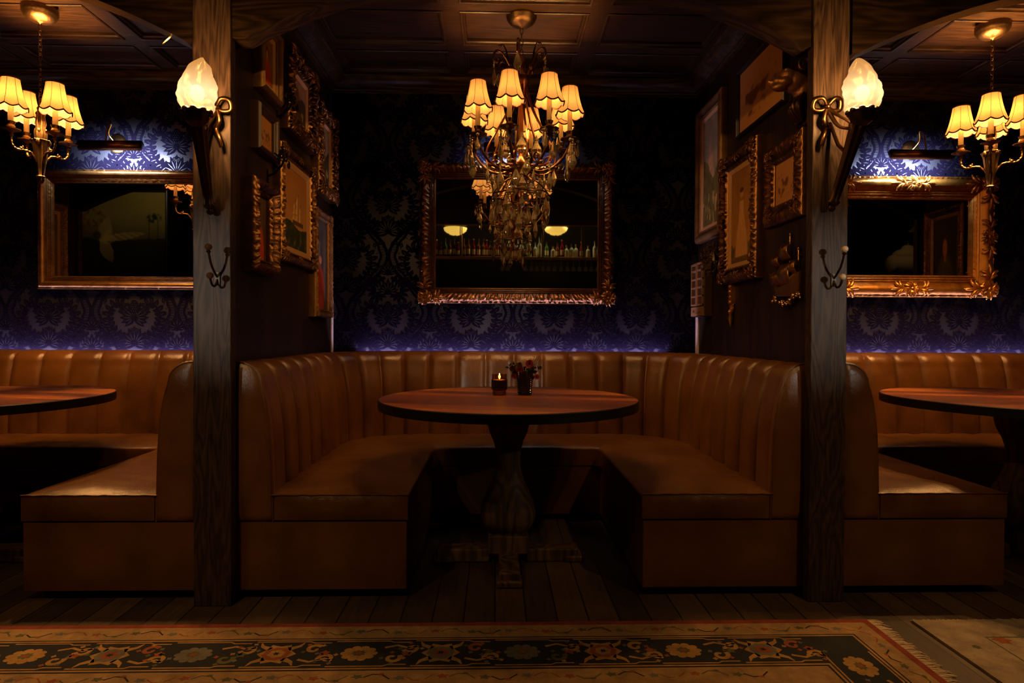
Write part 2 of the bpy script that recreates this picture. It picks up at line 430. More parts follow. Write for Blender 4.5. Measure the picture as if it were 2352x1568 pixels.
# ------------------------------------------------------------------ ornament shapes (2D polygons)
def leaf2(bx, by, ang, L, wd, n=6, curl=0.0):
    pts = []; ca, sa = math.cos(ang), math.sin(ang)
    def P(t, side):
        x = t * L; y = side * wd * math.sin(PI * min(1, t ** 0.75)) + curl * L * t * t
        return (bx + x * ca - y * sa, by + x * sa + y * ca)
    for i in range(n + 1): pts.append(P(i / n, 1))
    for i in range(n - 1, 0, -1): pts.append(P(i / n, -1))
    return pts
def disc2(cx, cy, r, n=9, ry=None):
    ry = ry or r
    return [(cx + r * math.cos(2 * PI * k / n), cy + ry * math.sin(2 * PI * k / n)) for k in range(n)]
def stroke2(pts, wf):
    n = len(pts); L = []; R = []
    for i, (x, y) in enumerate(pts):
        x0, y0 = pts[max(i - 1, 0)]; x1, y1 = pts[min(i + 1, n - 1)]
        dx, dy = x1 - x0, y1 - y0; l = math.hypot(dx, dy) or 1
        ww = wf(i / (n - 1)) if callable(wf) else wf
        L.append((x - dy / l * ww, y + dx / l * ww)); R.append((x + dy / l * ww, y - dx / l * ww))
    return [[L[i], L[i + 1], R[i + 1], R[i]] for i in range(n - 1)]

def damask_motif():
    D = []                                   # (layer, polygon); layer 1 dark, 2 light, 3 dark
    W, H = 0.557, 0.755
    def both(layer, poly):
        D.append((layer, poly)); D.append((layer, [(-x, y) for x, y in poly][::-1]))
    # ogee band: hatch band between two dark lines, scalloped, with beads
    def ogee(t, k=1.0, s=0.0):
        z = -H / 2 + t * H
        x = W / 4 * (1 + math.cos(2 * PI * z / H)) * k
        x += 0.010 * abs(math.sin(9 * PI * t)) * s
        return (x, z)
    N = 44
    outer = [ogee(i / N, 0.96, 0) for i in range(N + 1)]
    inner = [ogee(i / N, 0.80, 1) for i in range(N + 1)]
    for q in stroke2(outer, 0.0052): both(1, q)
    for q in stroke2(inner, 0.0085): both(1, q)
    for i in range(2, N - 1):
        for k in (0.3, 0.6):
            t = (i + k) / N; a = ogee(t, 0.84, 0.6); b = ogee(t, 0.93, 0)
            if b[0] - a[0] > 0.004: both(1, [(a[0], a[1] - 0.0012), (b[0], b[1] - 0.0012), (b[0], b[1] + 0.0012), (a[0], a[1] + 0.0012)])
    for i in range(3, N - 2, 2):
        p = ogee(i / N, 0.74, 1)
        if p[0] > 0.04: both(1, disc2(p[0] - 0.006, p[1], 0.0045, 7))
    # acanthus chains climbing inside the band
    sp = [(0.015, -0.20), (0.085, -0.175), (0.155, -0.10), (0.165, -0.01), (0.115, 0.055), (0.07, 0.03), (0.085, -0.02)]
    P = [(p.x, p.y) for p in spline([(x, y, 0) for x, y in sp], 5)]
    for q in stroke2(P, lambda t: 0.011 * (1 - t) + 0.003): both(1, q)
    for i in range(2, len(P) - 2, 2):
        a = math.atan2(P[i + 1][1] - P[i - 1][1], P[i + 1][0] - P[i - 1][0])
        L = 0.048 * (1 - 0.5 * i / len(P)) + 0.006
        both(1, leaf2(P[i][0], P[i][1], a - 0.95, L * 1.15, L * 0.40, 5, -0.2)); both(1, leaf2(P[i][0], P[i][1], a + 0.95, L * 0.95, L * 0.34, 5, 0.2))
        both(2, leaf2(P[i][0], P[i][1], a - 0.95, L * 0.75, L * 0.045, 4, -0.2))
    sp = [(0.02, 0.235), (0.07, 0.20), (0.105, 0.155), (0.085, 0.105), (0.05, 0.115), (0.055, 0.145)]
    P = [(p.x, p.y) for p in spline([(x, y, 0) for x, y in sp], 5)]
    for q in stroke2(P, lambda t: 0.008 * (1 - t) + 0.0025): both(1, q)
    for i in range(2, len(P) - 2, 2):
        a = math.atan2(P[i + 1][1] - P[i - 1][1], P[i + 1][0] - P[i - 1][0])
        both(1, leaf2(P[i][0], P[i][1], a + 1.0, 0.040, 0.014, 5, 0.3)); both(1, leaf2(P[i][0], P[i][1], a - 1.0, 0.030, 0.011, 5, -0.3))
    # palmettes and pomegranate on the axis
    def fan(cy, n, L, spread, wd, up=1, core=0.018):
        for k in range(n):
            a = PI / 2 * up + (k - (n - 1) / 2) * spread / (n - 1)
            l = L * (1 - 0.28 * abs(k - (n - 1) / 2) / ((n - 1) / 2))
            D.append((1, leaf2(0, cy, a, l, wd, 6)))
            D.append((2, leaf2(core * math.cos(a), cy + core * math.sin(a), a, l * 0.62, wd * 0.16, 4)))
        D.append((3, disc2(0, cy, core, 12)))
    fan(-0.215, 11, 0.120, 3.8, 0.021); fan(-0.045, 13, 0.120, 4.6, 0.019); fan(0.135, 9, 0.095, 3.4, 0.018); fan(0.265, 7, 0.070, 3.2, 0.015)
    D.append((3, disc2(0, 0.03, 0.030, 16, 0.046)))
    for r in range(-2, 3):
        for c in range(-1, 2):
            D.append((4, disc2(c * 0.014 + (r % 2) * 0.007 - 0.0035, 0.03 + r * 0.014, 0.0032, 6)))
    fan(-0.115, 7, 0.05, 2.4, 0.009, -1, 0.010)
    # little flowers outside near the waist
    for (fx, fy) in ((0.19, 0.07), (0.205, -0.085), (0.05, -0.29), (0.045, 0.30)):
        for k in range(6): both(1, disc2(fx + 0.0085 * math.cos(k * PI / 3), fy + 0.0085 * math.sin(k * PI / 3), 0.0058, 6))
        both(2, disc2(fx, fy, 0.0035, 6))
    return D, W, H

def wallpaper(mb, x0, x1, z0, z1, y):
    D, W, H = damask_motif()
    i0 = int((x0 + 2.673) / (W / 2)) - 1; i1 = int((x1 + 2.673) / (W / 2)) + 1
    for i in range(i0, i1 + 1):
        cx = -2.673 + i * W / 2
        for j in range(-1, 4):
            cz = 0.8205 + j * H + (H / 2 if i % 2 else 0)
            for q_, (lay, poly) in enumerate(D):
                pts = [(cx + px_, cz + pz_) for px_, pz_ in poly]
                if min(p[0] for p in pts) < x0 or max(p[0] for p in pts) > x1 or min(p[1] for p in pts) < z0 or max(p[1] for p in pts) > z1: continue
                mb.m = 1 if lay in (1, 3) else 0
                ar = sum(pts[k][0] * pts[(k + 1) % len(pts)][1] - pts[(k + 1) % len(pts)][0] * pts[k][1] for k in range(len(pts)))
                if ar < 0: pts = pts[::-1]
                mb.poly([(a, y - 0.0012 - {1: 0, 2: 1, 3: 2, 4: 3}[lay] * 0.0011 - 7e-6 * (q_ % 150), b) for a, b in pts])

# ------------------------------------------------------------------ room shell
def struct(o, label=None): return tag(o, kind='structure', label=label)
m = MB(); m.box(-8, 8, -3, YW + 0.2, -0.1, 0.0); struct(m.build('floor', 'floor_planks', smooth=0))
m = MB(); m.box(-4.1, 4.3, YW, YW + 0.1, 0.0, 2.9)
wallpaper(m, -3.88, 4.03, 0.88, 2.69, YW)
struct(m.build('wall_back', ['paper_ground', 'paper_flock'], smooth=0))
def divider(name, x0, x1, mat='beadboard'):
    m = MB(); m.box(x0, x1, YP + 0.049, YW - 0.025, 0.0, 2.9); return struct(m.build(name, mat, smooth=0))
divider('wall_divider_left', -1.16, XL + 0.0)
divider('wall_divider_right', XR, XR + 0.04)
divider('wall_far_left', -4.02, -3.90)
divider('wall_far_right', 4.06, 4.18)
# pale edge beads where the dividers meet the papered wall
for k, (x0, x1) in enumerate(((XL - 0.012, XL + 0.004), (XR - 0.008, XR + 0.014))):
    m = MB(); m.box(x0, x1, YW - 0.05, YW - 0.001, 0.9, 1.30); struct(m.build('trim_%d' % (k + 1), 'corner_bead', smooth=0))
# room behind the camera (seen in the mirrors)
m = MB(); m.box(-8, 8, -3.1, -3, 0, 3.7); struct(m.build('wall_front', 'black_wall', smooth=0))
m = MB(); m.box(-8.1, -8, -3, YP, 0, 3.7); struct(m.build('wall_left', 'black_wall', smooth=0))
m = MB(); m.box(8, 8.1, -3, YP, 0, 3.7); struct(m.build('wall_right', 'black_wall', smooth=0))
m = MB(); m.box(-8, 8, -3, YP + 0.1, 3.7, 3.8); struct(m.build('ceiling_room', 'black_wall', smooth=0))
for nm, a, b in (('wall_side_left', -8, -4.02), ('wall_side_right', 4.18, 8)):
    m = MB(); m.box(a, b, YP + 0.1, YP + 0.2, 0, 3.7); struct(m.build(nm, 'black_wall', smooth=0))

# coffered booth ceilings
BOOTHS = [(-3.90, -1.16, (-2.90, -2.10)), (XL, XR, (-0.245, 0.535)), (XR + 0.04, 4.06, (2.40, 3.10))]
YT = [2.76, 3.22, 3.68]           # transverse strips
m = MB(); m.box(-4.1, 4.2, YP + 0.1, YW, ZC + 0.025, ZC + 0.12)
sw = 0.045
for (a, b, strips) in BOOTHS:
    for xs in strips: m.box(xs - sw, xs + sw, YP + 0.1, YW, ZC, ZC + 0.03)
    for ys in YT: m.box(a, b, ys - 0.04, ys + 0.04, ZC + 0.0005, ZC + 0.03)
    for (u, v) in ((a, a + 0.13), (b - 0.13, b)): m.box(u, v, YP + 0.1, YW, ZC + 0.001, ZC + 0.03)
    m.box(a, b, YW - 0.12, YW, ZC + 0.0015, ZC + 0.03)
    xs = [a + 0.13] + [q for s_ in strips for q in (s_ - sw, s_ + sw)] + [b - 0.13]
    ys = [YP + 0.1] + [q for s_ in YT for q in (s_ - 0.04, s_ + 0.04)] + [YW - 0.12]
    for i in range(0, len(xs), 2):
        for j in range(0, len(ys), 2):
            x0, x1, y0, y1 = xs[i], xs[i + 1], ys[j], ys[j + 1]
            prof = [(0, ZC - 0.004), (0.006, ZC - 0.008), (0.014, ZC - 0.006), (0.018, ZC + 0.004), (0.026, ZC + 0.010), (0.030, ZC + 0.024)]
            m.grid([[(x0 + o, y0 + o, z), (x1 - o, y0 + o, z), (x1 - o, y1 - o, z), (x0 + o, y1 - o, z)] for o, z in prof], False, True)
struct(m.build('ceiling', 'ceiling_wood', smooth=30))
# crown mouldings round each booth
def crown(a, b, name):
    prof = [(0.0, 2.655), (0.012, 2.655), (0.014, 2.668), (0.026, 2.672), (0.026, 2.682), (0.034, 2.686), (0.052, 2.692), (0.075, 2.705), (0.088, 2.722), (0.092, 2.735), (0.104, 2.738), (0.104, ZC + 0.002)]
    m = MB(); m.grid([[(a + o, YP + 0.1, z), (a + o, YW - o, z), (b - o, YW - o, z), (b - o, YP + 0.1, z)] for o, z in prof])
    return struct(m.build(name, 'dark_wood', smooth=35))
for k, (a, b, _) in enumerate(BOOTHS): crown(a, b, 'trim_%d' % (k + 3))

# posts
for x in POSTS:
    m = MB(); m.box(x - PW, x + PW, YP, YP + 0.048, 0, 3.7)
    struct(m.build('pillar', 'post_wood', smooth=0, bevel=0.004), 'square dark oak post between two booths' )
# arched headers
def header(xa, xb, ca, cb, zs, R, name):      # xa..xb: whole board; ca..cb: the arch between its flat ends
    m = MB(); c = (ca + cb) / 2; hh = (cb - ca) / 2
    n = 40; bot = [(xa, zs)]
    for i in range(n + 1):
        x = -hh + 2 * hh * i / n
        bot.append((c + x, zs + math.sqrt(R * R - x * x) - math.sqrt(R * R - hh * hh)))
    bot.append((xb, zs))
    y0, y1 = YP + 0.012, YP + 0.105
    for y, fl in ((y0, 0), (y1, 1)):
        for i in range(len(bot) - 1):
            q = [(bot[i][0], y, bot[i][1]), (bot[i + 1][0], y, bot[i + 1][1]), (bot[i + 1][0], y, 3.7), (bot[i][0], y, 3.7)]
            m.poly(q[::-1] if fl else q)
    m.grid([[(x, y0, z) for x, z in bot], [(x, y1, z) for x, z in bot]])
    return struct(m.build(name, 'header_wood', smooth=25))
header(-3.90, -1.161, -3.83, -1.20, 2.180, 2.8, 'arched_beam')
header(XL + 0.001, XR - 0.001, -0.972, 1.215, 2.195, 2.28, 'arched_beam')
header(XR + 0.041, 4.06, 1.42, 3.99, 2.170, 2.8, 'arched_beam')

# ------------------------------------------------------------------ banquettes
def u_path(xo_l, xo_r, yf, yb, r, step=0.009):
    """U from the front left, round the back, to the front right: list of (point, inward normal, arc length)."""
    pts = []
    def seg(p, q):
        L = math.hypot(q[0] - p[0], q[1] - p[1]); k = max(1, int(L / step))
        for i in range(k): pts.append((p[0] + (q[0] - p[0]) * i / k, p[1] + (q[1] - p[1]) * i / k))
    def arc(cx, cy, a0, a1):
        k = max(6, int(abs(a1 - a0) * r / step))
        for i in range(k): a = a0 + (a1 - a0) * i / k; pts.append((cx + r * math.cos(a), cy + r * math.sin(a)))
    seg((xo_l, yf), (xo_l, yb - r)); arc(xo_l + r, yb - r, PI, PI / 2)
    seg((xo_l + r, yb), (xo_r - r, yb)); arc(xo_r - r, yb - r, PI / 2, 0)
    seg((xo_r, yb - r), (xo_r, yf)); pts.append((xo_r, yf))
    out = []; s = 0
    for i, p in enumerate(pts):
        a = pts[max(i - 1, 0)]; b = pts[min(i + 1, len(pts) - 1)]
        dx, dy = b[0] - a[0], b[1] - a[1]; l = math.hypot(dx, dy)
        if i: s += math.hypot(p[0] - pts[i - 1][0], p[1] - pts[i - 1][1])
        out.append((p, (dy / l, -dx / l), s))
    return out

def booth(name, ol, orr, label, arms=(0.53, 0.52), seams=False):
    """ol, orr: outer faces of the two arms."""
    root = empty(name, ((ol + orr) / 2, YB, 0), label=label, cat='booth seat')
    ox, oy = (ol + orr) / 2, YB
    BT = 0.152                                     # backrest thickness at the seat
    yb = YW - 0.085
    ZT, ZB = 0.945, 0.312
    # --- backrest with vertical channels
    path = u_path(ol, orr, YB, yb, 0.52)
    total = path[-1][2]; nch = round(total / 0.182); cw = total / nch
    prof = []                                       # (fraction of thickness, z)
    nz = 22
    for i in range(nz + 1):
        t = i / nz; z = ZB + (ZT - 0.085 - ZB) * t
        prof.append((1 - 0.08 * t - 0.24 * t ** 5, z, 1.0))
    for i in range(1, 9):
        a = PI / 2 * i / 8; prof.append((0.02 + 0.66 * math.cos(a) ** 0.9 if i < 8 else 0.02, ZT - 0.085 + 0.085 * math.sin(a), 1.0 - 0.3 * i / 8))
    m = MB(); rows = []
    for idx, (p, nrm, s) in enumerate(path):
        u = (s / cw) % 1.0
        if idx == len(path) - 1: u = 1.0
        g = max(0.0, 1 - abs(2 * u - 1) ** 4.2) ** 0.55          # 0 in the seam, 1 on the pad
        e = min(s, total - s); fade = min(1.0, max(0.0, e / 0.02)) ** 0.5
        row = [(p[0] - ox, p[1] - oy, ZB)]
        for fr, z, k in prof:
            o = BT * fr * (0.93 + 0.07 * fade) + (0.036 * (g - 1) * k) * min(1, 0.4 + fr)
            row.append((p[0] + nrm[0] * o - ox, p[1] + nrm[1] * o - oy, z - (0.006 * (1 - g) if z > ZT - 0.06 else 0) - (1 - fade) * 0.006 * (z > ZT - 0.06)))
        row.append((p[0] - ox, p[1] - oy, ZT - 0.03))
        rows.append(row)
    m.grid(rows)
    m.build('backrest', 'leather', root, smooth=50)
    # --- end panels of the backrest, slightly pillowed
    for sx, X in ((1, ol), (-1, orr)):
        m = MB(); out = [(0.0, ZB)] + [(BT * fr * 0.985, z) for fr, z, k in prof]
        cx, cz = 0.45 * BT, 0.62
        rings = []
        for (sc, dy) in ((1.0, 0.030), (1.0, 0.004), (0.975, -0.004), (0.90, -0.010), (0.6, -0.014), (0.25, -0.015)):
            rings.append([(X + sx * (cx + (a - cx) * sc) - ox, dy, cz + (z - cz) * sc) for a, z in out])
        m.grid(rings, False, True); m.poly(rings[-1])
        m.build('end_panel', 'leather_end', root, smooth=60)
        mp = MB(); mp.tube([(q[0], q[1] - 0.0045, q[2]) for q in rings[1][1:]], 0.0038, 6); mp.build('piping', 'leather', root)
    # --- seat: inner edge is square-cornered, outer edge follows the backrest
    il, ir = ol + BT + arms[0], orr - BT - arms[1]
    yi = 3.47; rc = 0.05
    inner = []
    n1 = 40
    for i in range(n1 + 1): inner.append((il, YB + (yi - rc - YB) * i / n1))
    for i in range(1, 8): a = PI - PI / 2 * i / 8; inner.append((il + rc + rc * math.cos(a), yi - rc + rc * math.sin(a)))
    n2 = 50
    for i in range(n2 + 1): inner.append((il + rc + (ir - il - 2 * rc) * i / n2, yi))
    for i in range(1, 8): a = PI / 2 - PI / 2 * i / 8; inner.append((ir - rc + rc * math.cos(a), yi - rc + rc * math.sin(a)))
    for i in range(n1 + 1): inner.append((ir, yi - rc - (yi - rc - YB) * i / n1))
    op = u_path(ol + BT - 0.02, orr - BT + 0.02, YB, yb - BT + 0.02, 0.42, 0.02)
    ot = op[-1][2]
    # match inner corners to the arc middles
    sm1 = (yb - BT + 0.02 - 0.42 - YB) + 0.42 * PI / 4; sm2 = ot - sm1
    ncn = n1 + 4; ntot = len(inner) - 1
    def outer_at(i):
        if i <= ncn: s = sm1 * i / ncn
        elif i >= ntot - ncn: s = sm2 + (ot - sm2) * (i - (ntot - ncn)) / ncn
        else: s = sm1 + (sm2 - sm1) * (i - ncn) / (ntot - 2 * ncn)
        for k in range(len(op) - 1):
            if op[k + 1][2] >= s - 1e-9:
                t = (s - op[k][2]) / max(1e-9, op[k + 1][2] - op[k][2])
                return (op[k][0][0] + (op[k + 1][0][0] - op[k][0][0]) * t, op[k][0][1] + (op[k + 1][0][1] - op[k][0][1]) * t)
        return op[-1][0]
    ZS = 0.416
    def seat_rows(i0, i1, ends):
        rows = []
        L = [(0.0, ZB + 0.004, 0), (0.0, ZS - 0.012, 0), (0.0, ZS - 0.003, 0.0), (0.012, ZS + 0.002, 0), (0.05, ZS + 0.008, 1), (0.15, ZS + 0.016, 1), (0.3, ZS + 0.022, 1), (0.45, ZS + 0.024, 1), (0.6, ZS + 0.022, 1), (0.8, ZS + 0.014, 1), (1.0, ZS + 0.004, 1)]
        idxs = list(range(i0, i1 + 1))
        for i in idxs:
            I, O = inner[i], outer_at(i); row = []
            dd = min(i - i0 if ends[0] else 99, i1 - i if ends[1] else 99)
            kk = (0.0, 0.55, 0.85, 1.0)[min(dd, 3)]
            for t, z, c in L:
                x = I[0] + (O[0] - I[0]) * t; y = I[1] + (O[1] - I[1]) * t
                wr = (0.0040 if seams else 0.0016) * math.sin(55 * t + 4 * math.sin(i * 0.6)) * c * (1 if t > 0.5 else 0.4)
                zz = ZS + (z - ZS) * kk + wr * kk if z > ZS else z
                bul = 0.008 * math.sin(PI * (z - ZB) / (ZS - ZB)) if t == 0 and z <= ZS else 0
                d = math.hypot(O[0] - I[0], O[1] - I[1])
                row.append((x - (O[0] - I[0]) / d * bul - ox, y - (O[1] - I[1]) / d * bul - oy, zz))
            rows.append(row)
        m = MB(); m.grid(rows)
        for r_, dy in ((rows[0], -1), (rows[-1], -1)):
            m.poly([r_[0]] + list(r_[1:]) + [(r_[-1][0], r_[-1][1], ZB + 0.004)])
        return m
    def front_face(m, r_):          # pillowed front face of an arm cushion
        top = r_[2:]; a, b = top[0], top[-1]; rr = []
        for k in range(7):
            t = k / 6; z = ZB + 0.006 + (ZS - ZB - 0.006) * t
            rr.append([(a[0] + (b[0] - a[0]) * q / 16, -0.004 - 0.014 * math.sin(PI * t) * math.sin(PI * min(1, q / 16)) ** 0.4 * (1 + 0.12 * math.sin(q * 2.1)), z + 0.004 * math.sin(PI * q / 16) * t) for q in range(17)])
        m.grid(rr)
    if seams: cuts = [0, ncn, ntot - ncn, ntot]
    else: cuts = [0, ntot]
    for k in range(len(cuts) - 1):
        e = (True, True)
        m = seat_rows(cuts[k], cuts[k + 1], e)
        if k == 0:
            I, O = inner[0], outer_at(0); front_face(m, [(0, 0, 0)] * 2 + [(I[0] - ox, 0, ZS), (O[0] + 0.024 - ox, 0, ZS)])
        if k == len(cuts) - 2:
            I, O = inner[-1], outer_at(ntot); front_face(m, [(0, 0, 0)] * 2 + [(I[0] - ox, 0, ZS), (O[0] - 0.024 - ox, 0, ZS)])
        m.build('seat_cushion', 'leather', root, smooth=60)
    for (I, O) in ((inner[0], outer_at(0)), (inner[-1], outer_at(ntot))):   # stitched welt along the front top edge
        m = MB(); m.tube([(I[0] + (O[0] - I[0]) * k / 20 - ox, -0.006, ZS + 0.002 + 0.0012 * math.sin(k * 2.2)) for k in range(21)], 0.0032, 6); m.build('piping', 'leather', root)
    # --- base box and recessed plinth
    def block(name, z0, z1, inset, front, mat, bevel):
        m = MB(); pin = [(il + 0.0 - inset, YB + front), (il - inset, yi + inset), (ir + inset, yi + inset), (ir + inset, YB + front)]
        pout = [(ol, YB + front), (ol, yb), (orr, yb), (orr, YB + front)]
        for z, fl in ((z0, 1), (z1, 0)):
            for k in range(3):
                q = [(pin[k][0] - ox, pin[k][1] - oy, z), (pin[k + 1][0] - ox, pin[k + 1][1] - oy, z), (pout[k + 1][0] - ox, pout[k + 1][1] - oy, z), (pout[k][0] - ox, pout[k][1] - oy, z)]
                m.poly(q[::-1] if fl else q)
        ring = pin + pout[::-1]
        m.grid([[(x - ox, y - oy, z) for x, y in ring] for z in (z0, z1)], False, True)
        return m.build(name, mat, root, smooth=20, bevel=bevel)
    block('base', 0.040, ZB - 0.003, 0.004, 0.0, 'leather', 0.004)
    block('plinth', 0.0, 0.040, 0.05, 0.05, 'plinth_black', 0)
    return root
booth('booth_bench', -1.030, 1.262, 'brown leather U-shaped booth bench in the middle, between the two posts')
booth('booth_bench', -3.84, -1.187, 'brown leather booth bench left of the left post, cut by the frame', seams=True)
booth('booth_bench', 1.408, 4.0, 'brown leather booth bench right of the right post, cut by the frame', seams=True)
# LED strips lying behind the backrests
for a, b, nm in ((-3.7, -1.25, 'left'), (-0.98, 1.21, 'middle'), (1.50, 3.95, 'right')):
    m = MB(); m.box(a + 0.06, b - 0.06, YW - 0.042, YW - 0.032, 0.892, 0.902); o = m.build('led_strip_light', 'led_strip', smooth=0)
    tag(o, 'violet light strip glowing behind the %s booth backrest' % nm, 'light strip')
    m = MB(); m.box(a, b, YW - 0.082, YW, 0.875, 0.892); m.box(a, b, YW - 0.082, YW - 0.058, 0.892, 0.942); m.box(a, a + 0.05, YW - 0.058, YW, 0.892, 0.940); m.box(b - 0.05, b, YW - 0.058, YW, 0.892, 0.940); struct(m.build('trim_%d' % {'left': 6, 'middle': 7, 'right': 8}[nm], 'plinth_black', smooth=0))  # added lip, unseen behind the backrest, keeps strip light off the room

# ------------------------------------------------------------------ tables
def table(x, y, label, r=0.6):
    root = empty('round_table', (x, y, 0), label=label, cat='table', group='round pedestal tables in the booths')
    m = MB(); m.lathe([(r - 0.004, 0.742), (r - 0.004, 0.760)], seg=96); m.build('tabletop', 'table_wood', root, smooth=30, bevel=0.002)
    m = MB(); m.lathe([(0.30, 0.718), (r - 0.02, 0.718), (r, 0.720), (r + 0.001, 0.757), (r - 0.003, 0.7605), (r - 0.006, 0.757), (r - 0.006, 0.742)], seg=96)
    for k in range(18):
        a = 2 * PI * k / 18; m.ball(((r + 0.001) * math.cos(a), (r + 0.001) * math.sin(a), 0.738), 0.003, 6, 4)
    m.build('metal_rim', 'black_metal', root, smooth=35)
    m = MB()
    m.box(-0.11, 0.11, -0.11, 0.11, 0.660, 0.718)
    pr = [(0.100, 0.660), (0.098, 0.64), (0.088, 0.60), (0.070, 0.56), (0.060, 0.52), (0.056, 0.47), (0.058, 0.43), (0.072, 0.38), (0.098, 0.32), (0.120, 0.27), (0.129, 0.235), (0.126, 0.20), (0.108, 0.165), (0.086, 0.145), (0.084, 0.13)]
    m.lathe([(a, b) for a, b in pr[::-1]], seg=40, sq=3.2)
    m.box(-0.092, 0.092, -0.092, 0.092, 0.055, 0.135)
    m.build('pedestal', 'pedestal_wood', root, smooth=35, bevel=0.004)
    for k in range(4):
        m = MB(); m.box(0.085, 0.33, -0.045, 0.045, 0.0, 0.062); m.box(0.26, 0.345, -0.055, 0.055, 0.0, 0.03)
        m.build('foot', 'pedestal_wood', root, bevel=0.008, rot=(0, 0, PI / 2 * k))
    return root
table(at(1168, 917, 2.89).x, 2.89, 'round wooden pedestal table with black metal rim in the middle booth')
table(-2.47, 2.92, 'round wooden pedestal table in the left booth, cut by the left frame edge')
table(2.555, 2.92, 'round wooden pedestal table in the right booth, cut by the right frame edge')

# candle holder and vase
p = at(1147, 914, 3.04); TX, TY = p.x, 3.03
root = empty('candle_holder', (TX, TY, 0.7605), label='brown glass tealight holder with a lit candle beside the flowers', cat='candle holder')
m = MB(); m.lathe([(0.0, 0.0), (0.032, 0.0), (0.034, 0.004), (0.033, 0.022), (0.040, 0.028), (0.040, 0.072), (0.036, 0.080), (0.037, 0.102), (0.034, 0.102), (0.033, 0.080), (0.036, 0.070), (0.036, 0.032), (0.028, 0.024), (0.0, 0.024)], seg=40)
m.build('glass', 'smoke_glass', root, smooth=35)
m = MB(); m.lathe([(0.0, 0.026), (0.030, 0.026), (0.030, 0.072), (0.027, 0.070), (0.0, 0.070)], seg=28); m.build('candle', 'wax', root)
m = MB(); m.lathe([(0.0, 0.074), (0.0035, 0.078), (0.0055, 0.085), (0.004, 0.094), (0.0, 0.105)], seg=10); m.build('flame', 'flame', root)
point('candle_light', (0, 0, 0.088), 0.5, (1.0, 0.5, 0.16), 0.006, root)

p = at(1205, 914, 3.04)
root = empty('vase', (p.x, 3.035, 0.7605), label='black cut glass tumbler vase holding the flowers on the table', cat='vase')
m = MB(); m.lathe([(0.0, 0.0), (0.033, 0.0), (0.034, 0.006), (0.041, 0.112), (0.038, 0.112), (0.031, 0.010), (0.0, 0.008)], seg=40)
for r_ in range(7):
    for k in range(18):
        a = 2 * PI * k / 18; z = 0.012 + r_ * 0.0105; rr = 0.034 + 0.007 * z / 0.112
        m.T = Matrix.Translation((rr * math.cos(a), rr * math.sin(a), z)) @ Matrix.Rotation(a, 4, 'Z')
        m.add([(0.0022, 0, 0), (0, 0.004, 0), (0, 0, 0.004), (0, -0.004, 0), (0, 0, -0.004)], [(0, 1, 2), (0, 2, 3), (0, 3, 4), (0, 4, 1)])
m.T = None; m.build('glass_body', 'black_glass', root, smooth=25)
VX, VY = p.x, 3.035
random.seed(3)
def flower(name, px, py, col, R, label, cat='flower', petals=14, centre='leaf_dark'):
    R *= 1.3
    q = at(px, py, VY - 0.01)
    f = empty(name, (q.x, q.y, q.z), label=label, cat=cat)
    m = MB(); m.tube(spline([(VX - q.x + (q.x - VX) * 0.3, 0.01, 0.80 - q.z), (VX - q.x + (q.x - VX) * 0.7, 0.008, 0.88 - q.z), (0, 0, 0)], 6), 0.0012, 5); m.build('stem', 'leaf_dark', f)
    m = MB()
    for ring, (rr, til, n_) in enumerate(((1.0, 0.35, petals), (0.72, 0.7, petals - 3), (0.45, 1.0, petals - 6))):
        for k in range(max(n_, 4)):
            a = 2 * PI * k / max(n_, 4) + ring * 0.3
            m.T = Matrix.Translation((0, 0, 0)) @ Matrix.Rotation(PI / 2, 4, 'X') @ Matrix.Rotation(a, 4, 'Z') @ Matrix.Rotation(-til, 4, 'Y')
            L = R * rr; wq = L * 0.26
            m.grid([[(L * t, s_ * wq * math.sin(PI * min(1, t * 0.86 + 0.12)), 0.15 * L * t * t + 0.05 * L * abs(s_)) for s_ in (-1, -0.4, 0.4, 1)] for t in (0.1, 0.4, 0.7, 0.9, 1.0)])
    m.T = None; m.build('petals', col, f)
    m = MB(); m.ball((0, -R * 0.25, 0), (R * 0.24, R * 0.15, R * 0.24), 10, 6); m.build('flower_centre', centre, f)
    return f
flower('zinnia', 1216, 835, 'petal_pink', 0.019, 'pink zinnia standing highest in the black vase')
flower('zinnia', 1194, 848, 'petal_red', 0.018, 'red zinnia low in the middle of the black vase')
flower('zinnia', 1180, 863, 'petal_red', 0.013, 'dark red bloom hanging out at the left of the black vase', petals=10)
flower('zinnia', 1233, 865, 'petal_pink', 0.013, 'small pink bloom hanging out at the right of the black vase', petals=10)
flower('scabiosa', 1193, 838, 'petal_ochre', 0.014, 'faded ochre flower head behind the red zinnia', petals=11)
flower('carnation', 1177, 846, 'dried_brown', 0.015, 'nearly black ruffled bloom at the left of the vase', petals=12)
m = MB(); random.seed(5)
for k in range(34):
    a = random.uniform(-1.0, 1.0); z0 = 0.85; bx = VX + a * 0.045; L = random.uniform(0.02, 0.07)
    top = Vector((bx + a * L * 0.8, VY + random.uniform(-0.02, 0.02), z0 + L))
    m.tube([(VX + a * 0.02, VY, 0.80), (bx, VY, z0), top], 0.0008, 4)
    for j in range(3):
        q = Vector((bx, VY, z0)).lerp(top, j / 2.5)
        an = random.uniform(0, 2 * PI)
        lf = leaf2(0, 0, an, 0.020, 0.005, 4)
        m.poly([(q.x + u, q.y + 0.003 * math.sin(an * 3 + u * 200), q.z + v) for u, v in lf])
tag(m.build('leaf_spray', 'leaf_dark'), 'dark green foliage filling the black vase', 'foliage', kind='stuff')
m = MB()
